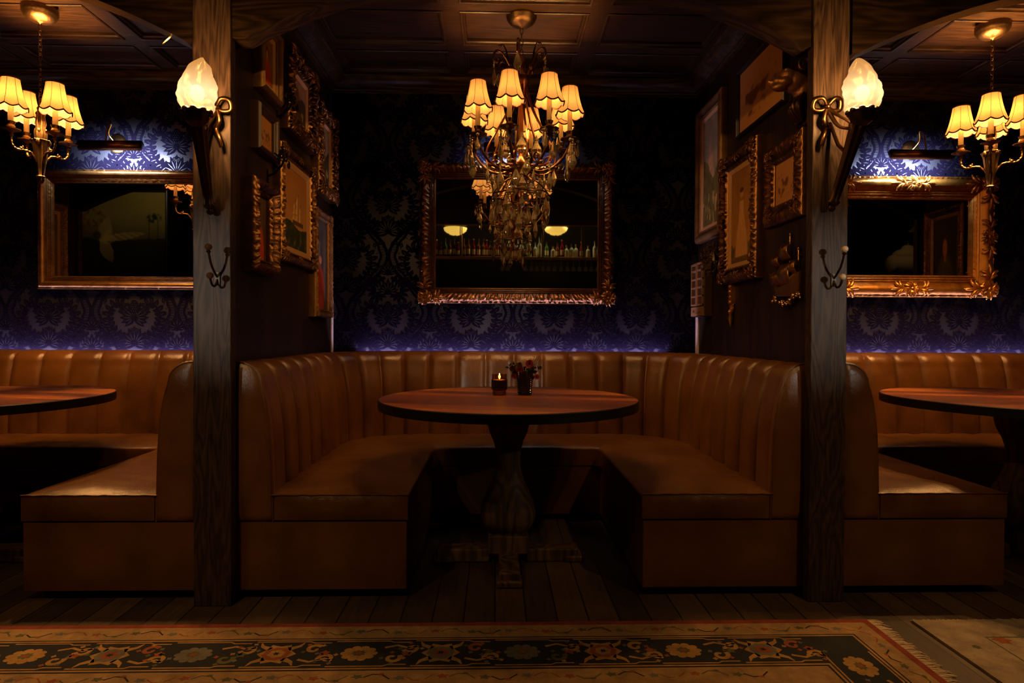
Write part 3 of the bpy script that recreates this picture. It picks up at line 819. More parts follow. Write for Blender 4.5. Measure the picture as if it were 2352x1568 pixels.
for k in range(9):
    t0 = Vector((VX + 0.03, VY + 0.01, 0.86)); t1 = at(1228 + k * 1.8, 818 + (k % 3) * 6, VY + 0.01)
    m.tube([t0, t0.lerp(t1, 0.5) + Vector((0, 0, 0.005)), t1], 0.0007, 4)
    for j in range(7):
        q = t0.lerp(t1, 0.4 + 0.6 * j / 6); m.ball((q.x + random.uniform(-.004, .004), q.y, q.z), 0.0016, 5, 3)
tag(m.build('grass_sprig', 'leaf_pale'), 'pale dry grass sprig leaning right out of the black vase', 'grass', kind='stuff')

# ------------------------------------------------------------------ rugs
def rug_border(m, length, flip=None):
    """patterned border in local (u, v): v from the outer edge inwards; m.T maps to the floor"""
    def P(poly, mat, lay): m.m = mat; m.poly([(a, b, 0.0006 * lay) for a, b in poly])
    return P
m = MB()
X0, X1, Y1 = -2.6, 1.372, 2.232
Y0 = 0.9
RM_ = ['rug_tan', 'rug_red', 'rug_navy', 'rug_gold', 'rug_rust', 'rug_green', 'rug_grey', 'rug_pale']
ZR = 0.010
m.box(X0, X1, Y0, Y1, 0.0, ZR)
random.seed(11)
def add_band(x0, x1, y0, y1, mat, lay):
    m.m = mat; m.poly([(x0, y0, ZR + 0.0004 * lay), (x1, y0, ZR + 0.0004 * lay), (x1, y1, ZR + 0.0004 * lay), (x0, y1, ZR + 0.0004 * lay)])
E = [0.026, 0.110, 0.116, 0.124, 0.300, 0.308, 0.316]     # red, guard, line, navy field, line
# nested frames (far edge and right edge)
def frame_band(i0, i1, mat, lay):
    add_band(X0, X1 - i0, Y1 - i1, Y1 - i0, mat, lay); add_band(X1 - i1, X1 - i0, Y0, Y1 - i1, mat, lay)
frame_band(0, E[0], 1, 1); frame_band(E[0], E[1], 0, 1); frame_band(E[1], E[2], 2, 1); frame_band(E[2], E[3], 3, 1)
frame_band(E[3], E[4], 2, 1); frame_band(E[4], E[5], 3, 1); frame_band(E[5], E[6], 2, 1); frame_band(E[6], 0.40, 0, 1)
def put(poly, mat, lay, T):
    m.m = mat; q = [T(a, b) for a, b in poly]; m.poly([(x, y, ZR + 0.0004 * lay) for x, y in q])
def jag(cx, cy, r, n, k, ph=0.0, ry=1.0):
    out = []
    for i in range(n * 2):
        rr = r * (1.0 if i % 2 == 0 else k); a = PI * i / n + ph; out.append((cx + rr * math.cos(a), cy + ry * rr * math.sin(a)))
    return out
def rug_row(T, n, pitch, start):
    for i in range(n):
        c = start + i * pitch; kind = i % 2
        if kind == 0:       # rosette
            for k in range(10):
                a = 2 * PI * k / 10; put(disc2(c + 0.046 * math.cos(a), 0.036 * math.sin(a), 0.0155, 8, 0.013), 6 if i % 4 else 3, 2, T)
            put(jag(c, 0, 0.042, 10, 0.85, 0, 0.8), 6 if i % 4 else 3, 3, T); put(jag(c, 0, 0.026, 8, 0.7, 0.2, 0.8), 5, 4, T); put(jag(c, 0, 0.015, 6, 0.6, 0, 0.8), 4, 5, T)
        else:               # crab palmette
            put(jag(c, 0, 0.064, 6, 0.72, 0, 1.05), 3, 2, T); put(jag(c, 0, 0.047, 8, 0.9, 0.2, 0.9), 6 if i % 4 == 1 else 4, 3, T)
            put(jag(c, 0, 0.030, 6, 0.8, 0.3, 0.9), 4 if i % 4 == 1 else 3, 4, T); put(jag(c, 0, 0.014, 6, 0.5, 0, 0.9), 2, 5, T)
            for sx in (-1, 1):
                for sy in (-1, 1):
                    for q in stroke2([(c + sx * 0.03, sy * 0.03), (c + sx * 0.062, sy * 0.050), (c + sx * 0.072, sy * 0.072)], lambda t: 0.010 * (1.2 - t)): put(q, 3, 2, T)
        for sx in (-1, 1):  # hooked scrolls between
            cc = c + sx * pitch * 0.5; mat = (3, 4, 5, 3)[i % 4]
            if sx == 1:
                sgn = 1 if i % 2 else -1
                for (ox_, sg2, ph) in ((-0.020, sgn, 0.2), (0.034, -sgn, 1.1)):
                    pts = spiral((cc + ox_, sg2 * 0.030), 0.027, 0.95, PI * ph, sg2, 16, 0.30)
                    for q in stroke2(pts, lambda t: 0.0085 - 0.003 * t): put(q, mat if sg2 == sgn else 3, 2, T)
                    for kk in range(4): put(jag(cc + ox_ + 0.036 * math.cos(kk * 1.5 + i), sg2 * 0.030 + 0.034 * math.sin(kk * 1.5 + i), 0.010, 4, 0.6, kk), (4, 5, 6, 3)[(kk + i) % 4], 3, T)
                for q in stroke2([(cc - 0.055, -sgn * 0.035), (cc - 0.015, -sgn * 0.050), (cc + 0.03, -sgn * 0.030), (cc + 0.055, -sgn * 0.045)], lambda t: 0.0055): put(q, 3, 2, T)
                put(jag(cc + 0.022, sgn * 0.004, 0.019, 5, 0.6, 0.4), 4 if i % 3 else 5, 3, T)
        for sy in (-1, 1):  # edge line with steps
            for q in stroke2([(c - 0.09, sy * 0.079), (c + 0.09, sy * 0.079), (c + 0.105, sy * 0.070), (c + pitch - 0.105, sy * 0.070)], 0.0032): put(q, 3, 2, T)
YM = Y1 - (E[3] + E[4]) / 2
rug_row(lambda a, b: (a, YM + b), 14, 0.268, at(1560, 1510, 2).x - 0.268 * 12 + 0.02)
XM = X1 - (E[3] + E[4]) / 2
rug_row(lambda a, b: (XM + b, Y1 - 0.22 - a), 5, 0.268, 0.10)
def guard_row(T, n, start):
    for i in range(n):
        c = start + i * 0.13; k = i % 3
        put(jag(c, 0.004 * (-1) ** i, 0.021, 5, 0.55, i, 0.7), (4, 5, 6)[k], 2, T)
        for q in stroke2([(c + 0.02, 0.0), (c + 0.045, 0.018 * (-1) ** i), (c + 0.075, 0.014 * (-1) ** i), (c + 0.10, -0.010 * (-1) ** i)], 0.0026): put(q, (5, 2, 4)[k], 2, T)
        put(disc2(c + 0.07, 0.018 * (-1) ** i, 0.010, 7, 0.006), (5, 4, 3)[k], 3, T)
guard_row(lambda a, b: (a, Y1 - 0.068 + b), 30, -2.55); guard_row(lambda a, b: (a, Y1 - 0.355 + b), 26, -2.5)
guard_row(lambda a, b: (X1 - 0.068 + b, a), 9, 1.0)
root = m.build('patterned_rug', RM_, smooth=0)
tag(root, 'long patterned rug with navy flower border and red edge across the front floor', 'rug')
m = MB()
for k in range(260):
    y = Y0 + (Y1 - Y0) * k / 260 + random.uniform(-.002, .002); L = random.uniform(0.035, 0.060); dy = random.uniform(-0.016, 0.016)
    pts = spline([(X1 - 0.003, y, 0.008), (X1 + L * 0.5, y + dy * 0.3, 0.009), (X1 + L, y + dy, 0.004)], 3); m.tube(pts, lambda t: 0.0021 * (1 - 0.4 * t), 5)
fr = m.build('fringe', 'fringe', root); fr['kind'] = 'stuff'
m = MB(); XA, XB = at(2096, 1438, 2.22).x, 3.6
m.m = 0; m.box(XA, XB, 0.9, 2.225, 0, 0.009); random.seed(4)
def put2(poly, mat, lay): m.m = mat; m.poly([(a, b, 0.009 + 0.0004 * lay) for a, b in poly])
put2([(XA + 0.02, 0.9), (XB, 0.9), (XB, 2.21), (XA + 0.02, 2.21)], 0, 1)
for k in range(70):
    x = random.uniform(XA + 0.06, XB - 0.05); y = random.uniform(1.0, 2.17)
    put2(jag(x, y, random.uniform(0.012, 0.040), 6, random.uniform(0.5, 0.8), random.uniform(0, 3)), random.choice((1, 2, 2, 3)), 2)
for q in stroke2([(XA + 0.17, 1.0), (XA + 0.17, 2.09), (XB, 2.09)], 0.004): put2(q, 2, 3)
for k in range(9):
    c = (XA + 0.30 + (k % 3) * 0.28, 2.0 - (k // 3) * 0.2)
    for j in range(8): put2(disc2(c[0] + 0.035 * math.cos(j * PI / 4), c[1] + 0.028 * math.sin(j * PI / 4), 0.014, 7), 1, 4)
    put2(disc2(c[0], c[1], 0.014, 8), 3, 5)
r2 = m.build('worn_rug', ['rug_pale', 'rug_grey', 'rug_green', 'rug_rust'], smooth=0)
tag(r2, 'worn pale rug with faded flowers at the bottom right corner', 'rug')
m = MB()
for k in range(150):
    x = XA + (XB - XA) * k / 150; L = random.uniform(0.006, 0.016)
    m.tube([(x, 2.222, 0.008), (x + random.uniform(-.01, .01), 2.225 + L, 0.004)], 0.0016, 4)
fr = m.build('fringe', 'fringe', r2); fr['kind'] = 'stuff'

# ------------------------------------------------------------------ frames, mirrors, pictures
def carve(u, v, amp, seed=0.0):
    leaf = abs(math.sin(u * 78 + v * 60 + 1.4 * math.sin(u * 19 + seed)))
    curl = math.sin(u * 190 + 4 * math.sin(v * 110 + u * 23))
    return amp * (0.55 * leaf - 0.2 + 0.28 * curl + 0.45 * noise.noise(Vector((u * 110, v * 130, seed + 3))))
def frame_mesh(w, h, prof, carved=(), amp=0.004, step=0.008, seed=0.0, wave=None):
    """prof: (inset from the outer edge, height out of the wall); carved: profile indices that carry relief"""
    m = MB(); corners = [(-w / 2, 0), (w / 2, 0), (w / 2, h), (-w / 2, h)]
    nrm = [(0, 1), (-1, 0), (0, -1), (1, 0)]
    for s in range(4):
        a = corners[s]; b = corners[(s + 1) % 4]; n = nrm[s]
        L = math.hypot(b[0] - a[0], b[1] - a[1]); d = ((b[0] - a[0]) / L, (b[1] - a[1]) / L); k = max(2, int(L / step)); rows = []
        for j, (ins, ht) in enumerate(prof):
            row = []
            for i in range(k + 1):
                t = ins + (L - 2 * ins) * i / k; hh = ht; ii = ins
                if j in carved and 0 < i < k: hh += carve(t + s * 3.1, ins * 3, amp, seed)
                if wave and j in (0, 1) and 0 < i < k: ii += wave * (0.5 - 0.5 * math.cos(2 * PI * i / k * 2)) * (1 if L > 0.3 else 0.5)
                row.append((a[0] + d[0] * t + n[0] * ii, -hh, a[1] + d[1] * t + n[1] * ii))
            rows.append(row)
        m.grid(rows)
    return m
def scroll_cluster(m, cx, cz, y, R, seed=0, n=5):
    """a carved cartouche: curling scrolls and leaves round a boss, raised from y towards the viewer"""
    rnd = random.Random(seed)
    for k in range(n):
        a = 2 * PI * k / n + seed; c = (cx + R * 0.55 * math.cos(a), cz + R * 0.55 * math.sin(a))
        sp = spiral(c, R * 0.42, 1.1, a + PI, 1 if k % 2 else -1, 14, 0.2)
        m.tube([(p[0], y - R * 0.16 - 0.004 * math.sin(i * 0.4), p[1]) for i, p in enumerate(sp)], lambda t: R * (0.13 - 0.06 * t), 6)
        for j in range(3):
            b = a + (j - 1) * 0.45; L = R * rnd.uniform(0.75, 1.1)
            pts = [(cx + L * t * math.cos(b + 0.3 * t), y - R * (0.22 * math.sin(PI * t) + 0.06), cz + L * t * math.sin(b + 0.3 * t)) for t in (0.15, 0.35, 0.55, 0.75, 0.9, 1.0)]
            m.tube(pts, lambda t: R * (0.12 * math.sin(PI * (0.15 + 0.8 * t)) + 0.01), 6)
    m.ball((cx, y - R * 0.22, cz), (R * 0.24, R * 0.18, R * 0.24), 10, 6)
def spray(m, x, z, y, L, ang, seed=0):
    for k in range(5):
        o = k - 2; b = ang + o * 0.30; l = L * (1 - abs(o) * 0.22); sg = 1 if o > 0 else (-1 if o < 0 else 0)
        pts = [(x + l * t * math.cos(b + 0.45 * t * t * sg), y - L * 0.13 * math.sin(PI * t) - 0.002, z + l * t * math.sin(b + 0.45 * t * t * sg)) for t in (0, 0.2, 0.4, 0.6, 0.8, 0.92, 1.0)]
        m.tube(pts, lambda t: L * (0.115 * math.sin(PI * (0.12 + 0.80 * t)) ** 0.8), 7)
        m.ball(pts[-1], L * 0.075, 7, 5)

def canvas(w, h, fn, z0, y, name, parent, res=0.006):
    nx, nz = max(8, int(w / res)), max(8, int(h / res))
    m = MB(); m.grid([[(-w / 2 + w * i / nx, -y, z0 + h * j / nz) for i in range(nx + 1)] for j in range(nz + 1)])
    o = m.build(name, 'painted_canvas', parent, smooth=0)
    ca = o.data.color_attributes.new('paint', 'FLOAT_COLOR', 'POINT')
    buf = []
    for j in range(nz + 1):
        for i in range(nx + 1):
            c = fn(i / nx, j / nz); c = (c[0] * 1.7, c[1] * 1.45, c[2] * 1.2); buf += [max(0, c[0]), max(0, c[1]), max(0, c[2]), 1]
    ca.data.foreach_set('color', buf)
    return o
def mixc(a, b, t): t = min(1, max(0, t)); return tuple(x + (y - x) * t for x, y in zip(a, b))
def sst(e0, e1, x): t = min(1, max(0, (x - e0) / (e1 - e0))); return t * t * (3 - 2 * t)
def nz2(u, v, s, k=0.0): return 0.5 + 0.5 * noise.noise(Vector((u * s, v * s, k))) + 0.25 * noise.noise(Vector((u * s * 2.3, v * s * 2.3, k + 5)))
def ell(u, v, cu, cv, ru, rv): return 1 - sst(0.75, 1.1, math.hypot((u - cu) / ru, (v - cv) / rv))
def paint_ship(u, v):
    c = mixc((0.42, 0.24, 0.08), (0.30, 0.15, 0.045), v + 0.4 * (nz2(u, v, 4) - .5))
    hz = 0.33 + 0.03 * math.sin(u * 7) - 0.04 * u
    for (cu, b, t, w_) in ((0.50, 0.36, 0.60, 0.10), (0.62, 0.34, 0.70, 0.11), (0.74, 0.36, 0.58, 0.08)):
        for k in range(3):
            zc = b + (t - b) * (k + 0.5) / 3; ww = w_ * (1 - 0.22 * k)
            if abs(v - zc) < (t - b) / 6.6 and abs(u - cu - 0.02 * math.sin((v - zc) * 40)) < ww: c = mixc((0.60, 0.42, 0.20), (0.30, 0.17, 0.06), (u - cu) / ww * 0.5 + 0.5)
        if abs(u - cu) < 0.006 and b < v < t + 0.05: c = (0.10, 0.05, 0.02)
    if hz - 0.02 < v < 0.37 and 0.40 < u < 0.84 and v > 0.31 + 0.2 * abs(u - 0.62) ** 2: c = (0.09, 0.05, 0.02)
    if v < hz:
        n_ = nz2(u, v, 9, 2); c = mixc((0.018, 0.030, 0.012), (0.11, 0.10, 0.035), sst(0.5, 0.95, n_))
        if n_ > 0.86: c = (0.30, 0.22, 0.09)
    return c
def paint_portrait(robe, bg, seed=0):
    def fn(u, v):
        c = mixc(bg, tuple(x * 0.4 for x in bg), nz2(u, v, 3, seed))
        t = ell(u, v, 0.5, 0.16, 0.36, 0.42); c = mixc(c, tuple(x * (0.6 + 0.6 * nz2(u, v, 8, seed)) for x in robe), t)
        t = ell(u, v, 0.5, 0.66, 0.16, 0.17); c = mixc(c, (0.05, 0.025, 0.012), t)
        t = ell(u, v, 0.5, 0.62, 0.10, 0.12); c = mixc(c, (0.42, 0.20, 0.09), t)
        t = ell(u, v, 0.5, 0.50, 0.05, 0.06); c = mixc(c, (0.36, 0.17, 0.08), t)
        return c
    return fn
def paint_landscape(sky, hill, green, seed=0):
    def fn(u, v):
        c = mixc(sky, tuple(x * 0.55 for x in sky), nz2(u, v, 4, seed))
        if v < 0.80 - 1.6 * abs(u - 0.45) + 0.06 * nz2(u, v, 14, seed): c = mixc(hill, tuple(x * 0.4 for x in hill), nz2(u, v, 11, seed + 1))
        if v < 0.50 + 0.10 * math.sin(u * 6 + seed) + 0.06 * nz2(u, v, 12, seed): c = mixc(green, tuple(x * 0.25 for x in green), nz2(u, v, 13, seed + 2))
        if v < 0.30 and nz2(u, v, 7, seed + 4) > 0.62: c = mixc(c, (0.32, 0.24, 0.07), 0.7)
        return c
    return fn
def paint_figure(u, v):
    c = mixc((0.16, 0.085, 0.030), (0.33, 0.17, 0.05), 1.2 - v + 0.5 * (nz2(u, v, 4, 9) - .5))
    if v < 0.16 + 0.08 * nz2(u, v, 9, 3): c = mixc((0.05, 0.035, 0.014), (0.16, 0.10, 0.04), nz2(u, v, 12, 3))
    w_ = 0.10 + 0.20 * sst(0.62, 0.08, v)
    if 0.06 < v < 0.66: c = mixc(c, mixc((0.52, 0.33, 0.14), (0.36, 0.20, 0.08), nz2(u * 3, v, 8, 1)), 1 - sst(0.8, 1.15, abs(u - 0.5) / w_))
    c = mixc(c, (0.40, 0.22, 0.10), ell(u, v, 0.5, 0.735, 0.085, 0.050)); c = mixc(c, (0.08, 0.03, 0.015), ell(u, v, 0.5, 0.775, 0.10, 0.030))
    return c
def paint_print(seed):
    def fn(u, v):
        c = (0.32, 0.165, 0.062)
        if 0.14 < u < 0.86 and 0.16 < v < 0.86:
            t = sst(0.40, 0.62, nz2(u, v, 5, seed) * (1 - 0.9 * abs(v - 0.4))); c = mixc(c, (0.075, 0.035, 0.016), t * 0.9)
        return c
    return fn
def paint_tall(u, v):
    c = mixc((0.06, 0.07, 0.06), (0.025, 0.022, 0.02), nz2(u, v, 4, 5))
    if 0.45 < v < 0.75 and u < 0.5: c = mixc(c, (0.14, 0.16, 0.13), 0.6)
    c = mixc(c, (0.36, 0.045, 0.02), ell(u, v, 0.5, 0.20, 0.36, 0.30) * (0.5 + 0.6 * nz2(u, v, 8, 2)))
    c = mixc(c, (0.40, 0.20, 0.09), ell(u, v, 0.52, 0.55, 0.12, 0.05))
    return c

PLAIN = [(0, 0), (0, 0.8), (0.15, 1.0), (0.55, 0.85), (0.8, 0.55), (1.0, 0.45), (1.0, 0.25)]
def picture(name, wall, u0, u1, z0, z1, T, border, fn, label, mat='gold_dark', liner=None, liner_w=0.018, carved=True, corners=0, amp=0.004, wave=None, cat='painting', seed=0.0, group=None, mids=0, canvas_name='canvas'):
    """wall 'L'/'R': u = world y range; hung on the divider face"""
    X = {'L': XL, 'R': XR, 'FL': -3.90, 'FR': 4.06}[wall]; rz = PI / 2 if wall in ('L', 'FL') else -PI / 2
    w_, h_ = u1 - u0, z1 - z0
    root = empty(name, (X, (u0 + u1) / 2, z0), rz, label=label, cat=cat, group=group)
    prof = [(0, 0), (0, T * 0.62), (border * 0.06, T * 0.80), (border * 0.16, T * 0.88), (border * 0.28, T * 1.0), (border * 0.42, T * 0.98), (border * 0.56, T * 0.84), (border * 0.70, T * 0.62), (border * 0.78, T * 0.60), (border * 0.86, T * 0.66), (border * 0.93, T * 0.60), (border, T * 0.46), (border, T * 0.3)]
    m = frame_mesh(w_, h_, prof, (3, 4, 5, 6, 9) if carved else (), amp * 1.5, 0.004, seed, wave)
    if corners:
        for i, (a, b) in enumerate(((-w_ / 2, 0), (w_ / 2, 0), (w_ / 2, h_), (-w_ / 2, h_))):
            cx = a + (border * 0.45 if a < 0 else -border * 0.45); cz = b + (border * 0.45 if b == 0 else -border * 0.45)
            scroll_cluster(m, cx, cz, -T * 0.85, corners, seed + i)
            for dx, dz in (((1 if a < 0 else -1), 0), (0, (1 if b == 0 else -1))):
                spray(m, cx + dx * corners, cz + dz * corners, -T * 0.9, corners * 1.3, math.atan2(dz, dx), i)
    if mids:
        for (a, b, g) in ((0, border * 0.45, 0), (0, h_ - border * 0.45, 0), (-w_ / 2 + border * 0.45, h_ / 2, 1), (w_ / 2 - border * 0.45, h_ / 2, 1)):
            scroll_cluster(m, a, b, -T * 0.85, mids, seed + a, 4)
            for sg in (-1, 1): spray(m, a + (0 if g else sg * mids), b + (sg * mids if g else 0), -T * 0.9, mids * 1.2, (PI / 2 * sg if g else (0 if sg > 0 else PI)), 1)
    m.build('frame', mat, root, smooth=55)
    b2 = border
    if liner:
        lp = [(0, T * 0.46), (0.003, T * 0.50), (liner_w * 0.8, T * 0.38), (liner_w, T * 0.34), (liner_w, T * 0.2)]
        ml = frame_mesh(w_ - 2 * border, h_ - 2 * border, lp, (), 0, 1.0); ml.T = None
        o = ml.build('liner', liner, root, smooth=30); o.location = (0, 0, border); b2 = border + liner_w
    m = MB(); m.box(-w_ / 2 + 0.004, w_ / 2 - 0.004, -T * 0.26, -0.0005, 0.004, h_ - 0.004); m.build('backing', 'canvas_edge', root, smooth=0)
    canvas(w_ - 2 * b2 + 0.004, h_ - 2 * b2 + 0.004, fn, b2 - 0.002, T * 0.30, canvas_name, root)
    return root
# left divider
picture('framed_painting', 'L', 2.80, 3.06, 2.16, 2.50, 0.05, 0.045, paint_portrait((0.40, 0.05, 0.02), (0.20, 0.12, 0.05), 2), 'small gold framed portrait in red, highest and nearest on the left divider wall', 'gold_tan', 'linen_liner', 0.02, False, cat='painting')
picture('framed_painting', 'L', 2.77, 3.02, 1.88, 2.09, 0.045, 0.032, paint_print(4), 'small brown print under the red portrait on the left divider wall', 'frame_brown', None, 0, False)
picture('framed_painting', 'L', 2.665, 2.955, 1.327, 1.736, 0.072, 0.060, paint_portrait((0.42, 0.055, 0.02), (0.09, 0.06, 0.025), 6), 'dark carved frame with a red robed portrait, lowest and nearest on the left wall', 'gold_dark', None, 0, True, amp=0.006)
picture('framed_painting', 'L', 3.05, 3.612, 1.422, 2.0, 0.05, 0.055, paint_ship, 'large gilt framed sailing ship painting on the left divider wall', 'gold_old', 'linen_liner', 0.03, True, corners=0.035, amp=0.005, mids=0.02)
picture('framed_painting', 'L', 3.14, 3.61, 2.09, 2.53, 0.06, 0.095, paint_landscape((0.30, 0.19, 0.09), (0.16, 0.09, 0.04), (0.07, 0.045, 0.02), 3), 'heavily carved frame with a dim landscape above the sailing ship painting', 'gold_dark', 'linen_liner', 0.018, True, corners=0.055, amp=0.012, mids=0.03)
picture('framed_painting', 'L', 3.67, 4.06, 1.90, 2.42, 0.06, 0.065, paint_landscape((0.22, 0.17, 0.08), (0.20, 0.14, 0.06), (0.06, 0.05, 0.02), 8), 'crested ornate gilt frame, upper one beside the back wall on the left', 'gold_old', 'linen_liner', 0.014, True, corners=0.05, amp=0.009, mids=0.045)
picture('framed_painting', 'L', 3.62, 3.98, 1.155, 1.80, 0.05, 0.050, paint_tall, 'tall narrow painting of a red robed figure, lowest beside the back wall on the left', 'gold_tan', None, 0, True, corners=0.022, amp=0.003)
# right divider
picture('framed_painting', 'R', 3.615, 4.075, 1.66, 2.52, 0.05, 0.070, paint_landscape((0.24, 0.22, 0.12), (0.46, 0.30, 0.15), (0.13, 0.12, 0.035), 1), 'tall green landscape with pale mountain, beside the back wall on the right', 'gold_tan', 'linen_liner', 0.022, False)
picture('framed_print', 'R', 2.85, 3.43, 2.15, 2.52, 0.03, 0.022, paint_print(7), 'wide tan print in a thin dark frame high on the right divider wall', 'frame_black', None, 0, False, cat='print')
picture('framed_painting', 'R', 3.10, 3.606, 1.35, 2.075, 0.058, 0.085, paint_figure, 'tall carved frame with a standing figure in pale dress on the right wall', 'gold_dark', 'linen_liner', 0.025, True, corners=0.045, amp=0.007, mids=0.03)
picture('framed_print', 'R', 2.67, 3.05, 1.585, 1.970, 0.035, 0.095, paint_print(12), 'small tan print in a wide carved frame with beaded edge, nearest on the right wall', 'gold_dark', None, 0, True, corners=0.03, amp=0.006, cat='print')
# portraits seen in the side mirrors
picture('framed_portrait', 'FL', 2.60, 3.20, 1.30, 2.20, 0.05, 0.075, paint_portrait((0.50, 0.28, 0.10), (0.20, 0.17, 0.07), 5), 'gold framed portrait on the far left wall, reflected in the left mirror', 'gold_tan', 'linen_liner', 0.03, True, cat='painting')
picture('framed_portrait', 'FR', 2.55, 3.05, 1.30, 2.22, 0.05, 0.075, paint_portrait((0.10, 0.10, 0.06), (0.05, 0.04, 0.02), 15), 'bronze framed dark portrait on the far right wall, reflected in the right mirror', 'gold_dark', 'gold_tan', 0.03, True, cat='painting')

def mirror(px0, px1, py0, py1, border, T, mat, label, carved, amp, corners=0, mids=0, waves=False, inner='gold_old', bz=None):
    a = at(px0, py1, YW - T * 0.6); b = at(px1, py0, YW - T * 0.6)
    x0, x1, z0, z1 = a.x, b.x, a.z, b.z; w_, h_ = x1 - x0, z1 - z0
    root = empty('wall_mirror', ((x0 + x1) / 2, YW - 0.003, z0), label=label, cat='mirror')
    prof = [(0, 0), (0, T * 0.55), (border * 0.04, T * 0.66), (border * 0.09, T * 0.62), (border * 0.12, T * 0.74), (border * 0.22, T * 0.95), (border * 0.34, T * 1.0), (border * 0.46, T * 0.92), (border * 0.58, T * 0.70), (border * 0.66, T * 0.55)]
    if carved == 'all': cv = (3, 4, 5, 6, 7, 8)
    elif carved == 'edge': cv = (2, 3)
    else: cv = ()
    m = frame_mesh(w_, h_, prof, cv, amp, 0.0045, 2.0)
    if corners:
        for i, (ca, cb) in enumerate(((-w_ / 2, 0), (w_ / 2, 0), (w_ / 2, h_), (-w_ / 2, h_))):
            cx = ca + (border * 0.36 if ca < 0 else -border * 0.36); cz = cb + (border * 0.36 if cb == 0 else -border * 0.36)
            scroll_cluster(m, cx, cz, -T * 0.85, corners, i + 0.5, 6)
            for dx, dz in (((1 if ca < 0 else -1), 0), (0, (1 if cb == 0 else -1))):
                spray(m, cx + dx * corners * 0.9, cz + dz * corners * 0.9, -T * 0.9, corners * 1.5, math.atan2(dz, dx), i)
    if mids:
        for (ma, mb_, g) in ((0, border * 0.36, 0), (0, h_ - border * 0.36, 0), (-w_ / 2 + border * 0.36, h_ / 2, 1), (w_ / 2 - border * 0.36, h_ / 2, 1)):
            scroll_cluster(m, ma, mb_, -T * 0.85, mids, ma + 0.7, 5)
            for sg in (-1, 1): spray(m, ma + (0 if g else sg * mids), mb_ + (sg * mids if g else 0), -T * 0.9, mids * 1.5, (PI / 2 * sg if g else (0 if sg > 0 else PI)), 1)
    m.build('frame', mat, root, smooth=55)
    b1 = border * 0.66; bw = border - b1
    ip = [(0, T * 0.55), (bw * 0.15, T * 0.62), (bw * 0.35, T * 0.50), (bw * 0.45, T * 0.56), (bw * 0.70, T * 0.40), (bw * 0.8, T * 0.44), (bw, T * 0.28), (bw, T * 0.15)]
    mi = frame_mesh(w_ - 2 * b1, h_ - 2 * b1, ip, (3, 5), 0.0035, 0.005, 6.0); o = mi.build('inner_moulding', inner, root, smooth=55); o.location = (0, 0, b1)
    m = MB(); m.box(-w_ / 2 + border - 0.004, w_ / 2 - border + 0.004, -T * 0.17, -0.001, border - 0.004, h_ - border + 0.004)
    m.build('mirror_pane', 'mirror_glass', root, smooth=0)
    return root, (x0 + x1) / 2, z1
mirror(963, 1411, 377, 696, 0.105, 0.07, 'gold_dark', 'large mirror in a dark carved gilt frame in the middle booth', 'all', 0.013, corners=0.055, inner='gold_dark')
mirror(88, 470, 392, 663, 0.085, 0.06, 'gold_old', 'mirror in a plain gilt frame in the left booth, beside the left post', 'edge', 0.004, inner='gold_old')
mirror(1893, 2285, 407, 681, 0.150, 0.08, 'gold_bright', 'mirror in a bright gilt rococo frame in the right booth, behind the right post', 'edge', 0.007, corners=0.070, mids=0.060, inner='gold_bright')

# ------------------------------------------------------------------ picture lights
def picture_light(px, py, dirx, label, barpx, PIC=58.0):
    a = at(px, py, YW - 0.01)
    root = empty('picture_light', (a.x, YW - 0.002, a.z), label=label, cat='picture light')
    m = MB(); m.T = Matrix.Rotation(PI / 2, 4, 'X'); m.lathe([(0.0, 0.0), (0.062, 0.0), (0.062, 0.006), (0.052, 0.014), (0.020, 0.020), (0.0, 0.021)], seg=36); m.T = None; m.build('wall_plate', 'polished_brass', root)
    b = at(barpx[0], barpx[2], YW - 0.19); c = at(barpx[1], barpx[2], YW - 0.19)
    bx0, bx1, bz = b.x - a.x, c.x - a.x, b.z - a.z
    mx = (bx0 + bx1) / 2 + 0.03 * dirx
    m = MB(); m.tube(spline([(0, -0.018, 0), (dirx * 0.02, -0.06, 0.05), (mx * 0.8, -0.12, 0.09), (mx, -0.17, 0.06), (mx, -0.188, bz + 0.02)], 8), 0.005, 10); m.ball((mx, -0.188, bz + 0.022), 0.009); m.build('gooseneck', 'brass', root)
    m = MB(); R = 0.030; rows = []
    for (rr) in (R, R * 0.86):
        pass
    n_ = 18
    for i in range(n_ + 1):      # half cylinder hood, open downwards
        t = PI * 0.17 + (PI * 1.28) * i / n_
        rows.append([(bx0, -0.188 + R * math.cos(t), bz + R * math.sin(t) - 0.004), (bx1, -0.188 + R * math.cos(t), bz + R * math.sin(t) - 0.004)])
    m.grid(rows); m.poly([r[0] for r in rows]); m.poly([r[1] for r in rows][::-1])
    o = m.build('hood', 'bronze', root, smooth=40)
    so = o.modifiers.new('solid', 'SOLIDIFY'); so.thickness = 0.002
    m = MB(); m.tube([(bx0 + 0.02, -0.188, bz), (bx1 - 0.02, -0.188, bz)], 0.008, 10); m.build('tube_lamp', 'picture_tube', root)
    # the tube's own light, thrown down and back on the wall
    l = bpy.data.lights.new('picture_light_beam', 'SPOT'); l.energy = PIC / 4; l.color = (0.72, 0.80, 1.0); l.spot_size = math.radians(145); l.spot_blend = 1.0; l.shadow_soft_size = 0.02
    for k in range(4):
        lo = bpy.data.objects.new('picture_light_beam', l); C.objects.link(lo); lo.parent = root; lo.location = (bx0 + (bx1 - bx0) * (k + 0.5) / 4, -0.165, bz - 0.028)
        lo.rotation_euler = (math.radians(78), 0, 0)
    return root
PIC = 22.0
picture_light(268, 330, -1, 'brass picture light over the left booth mirror', (183, 325, 332))
picture_light(2093, 345, 1, 'brass picture light over the right booth mirror', (2045, 2187, 353))
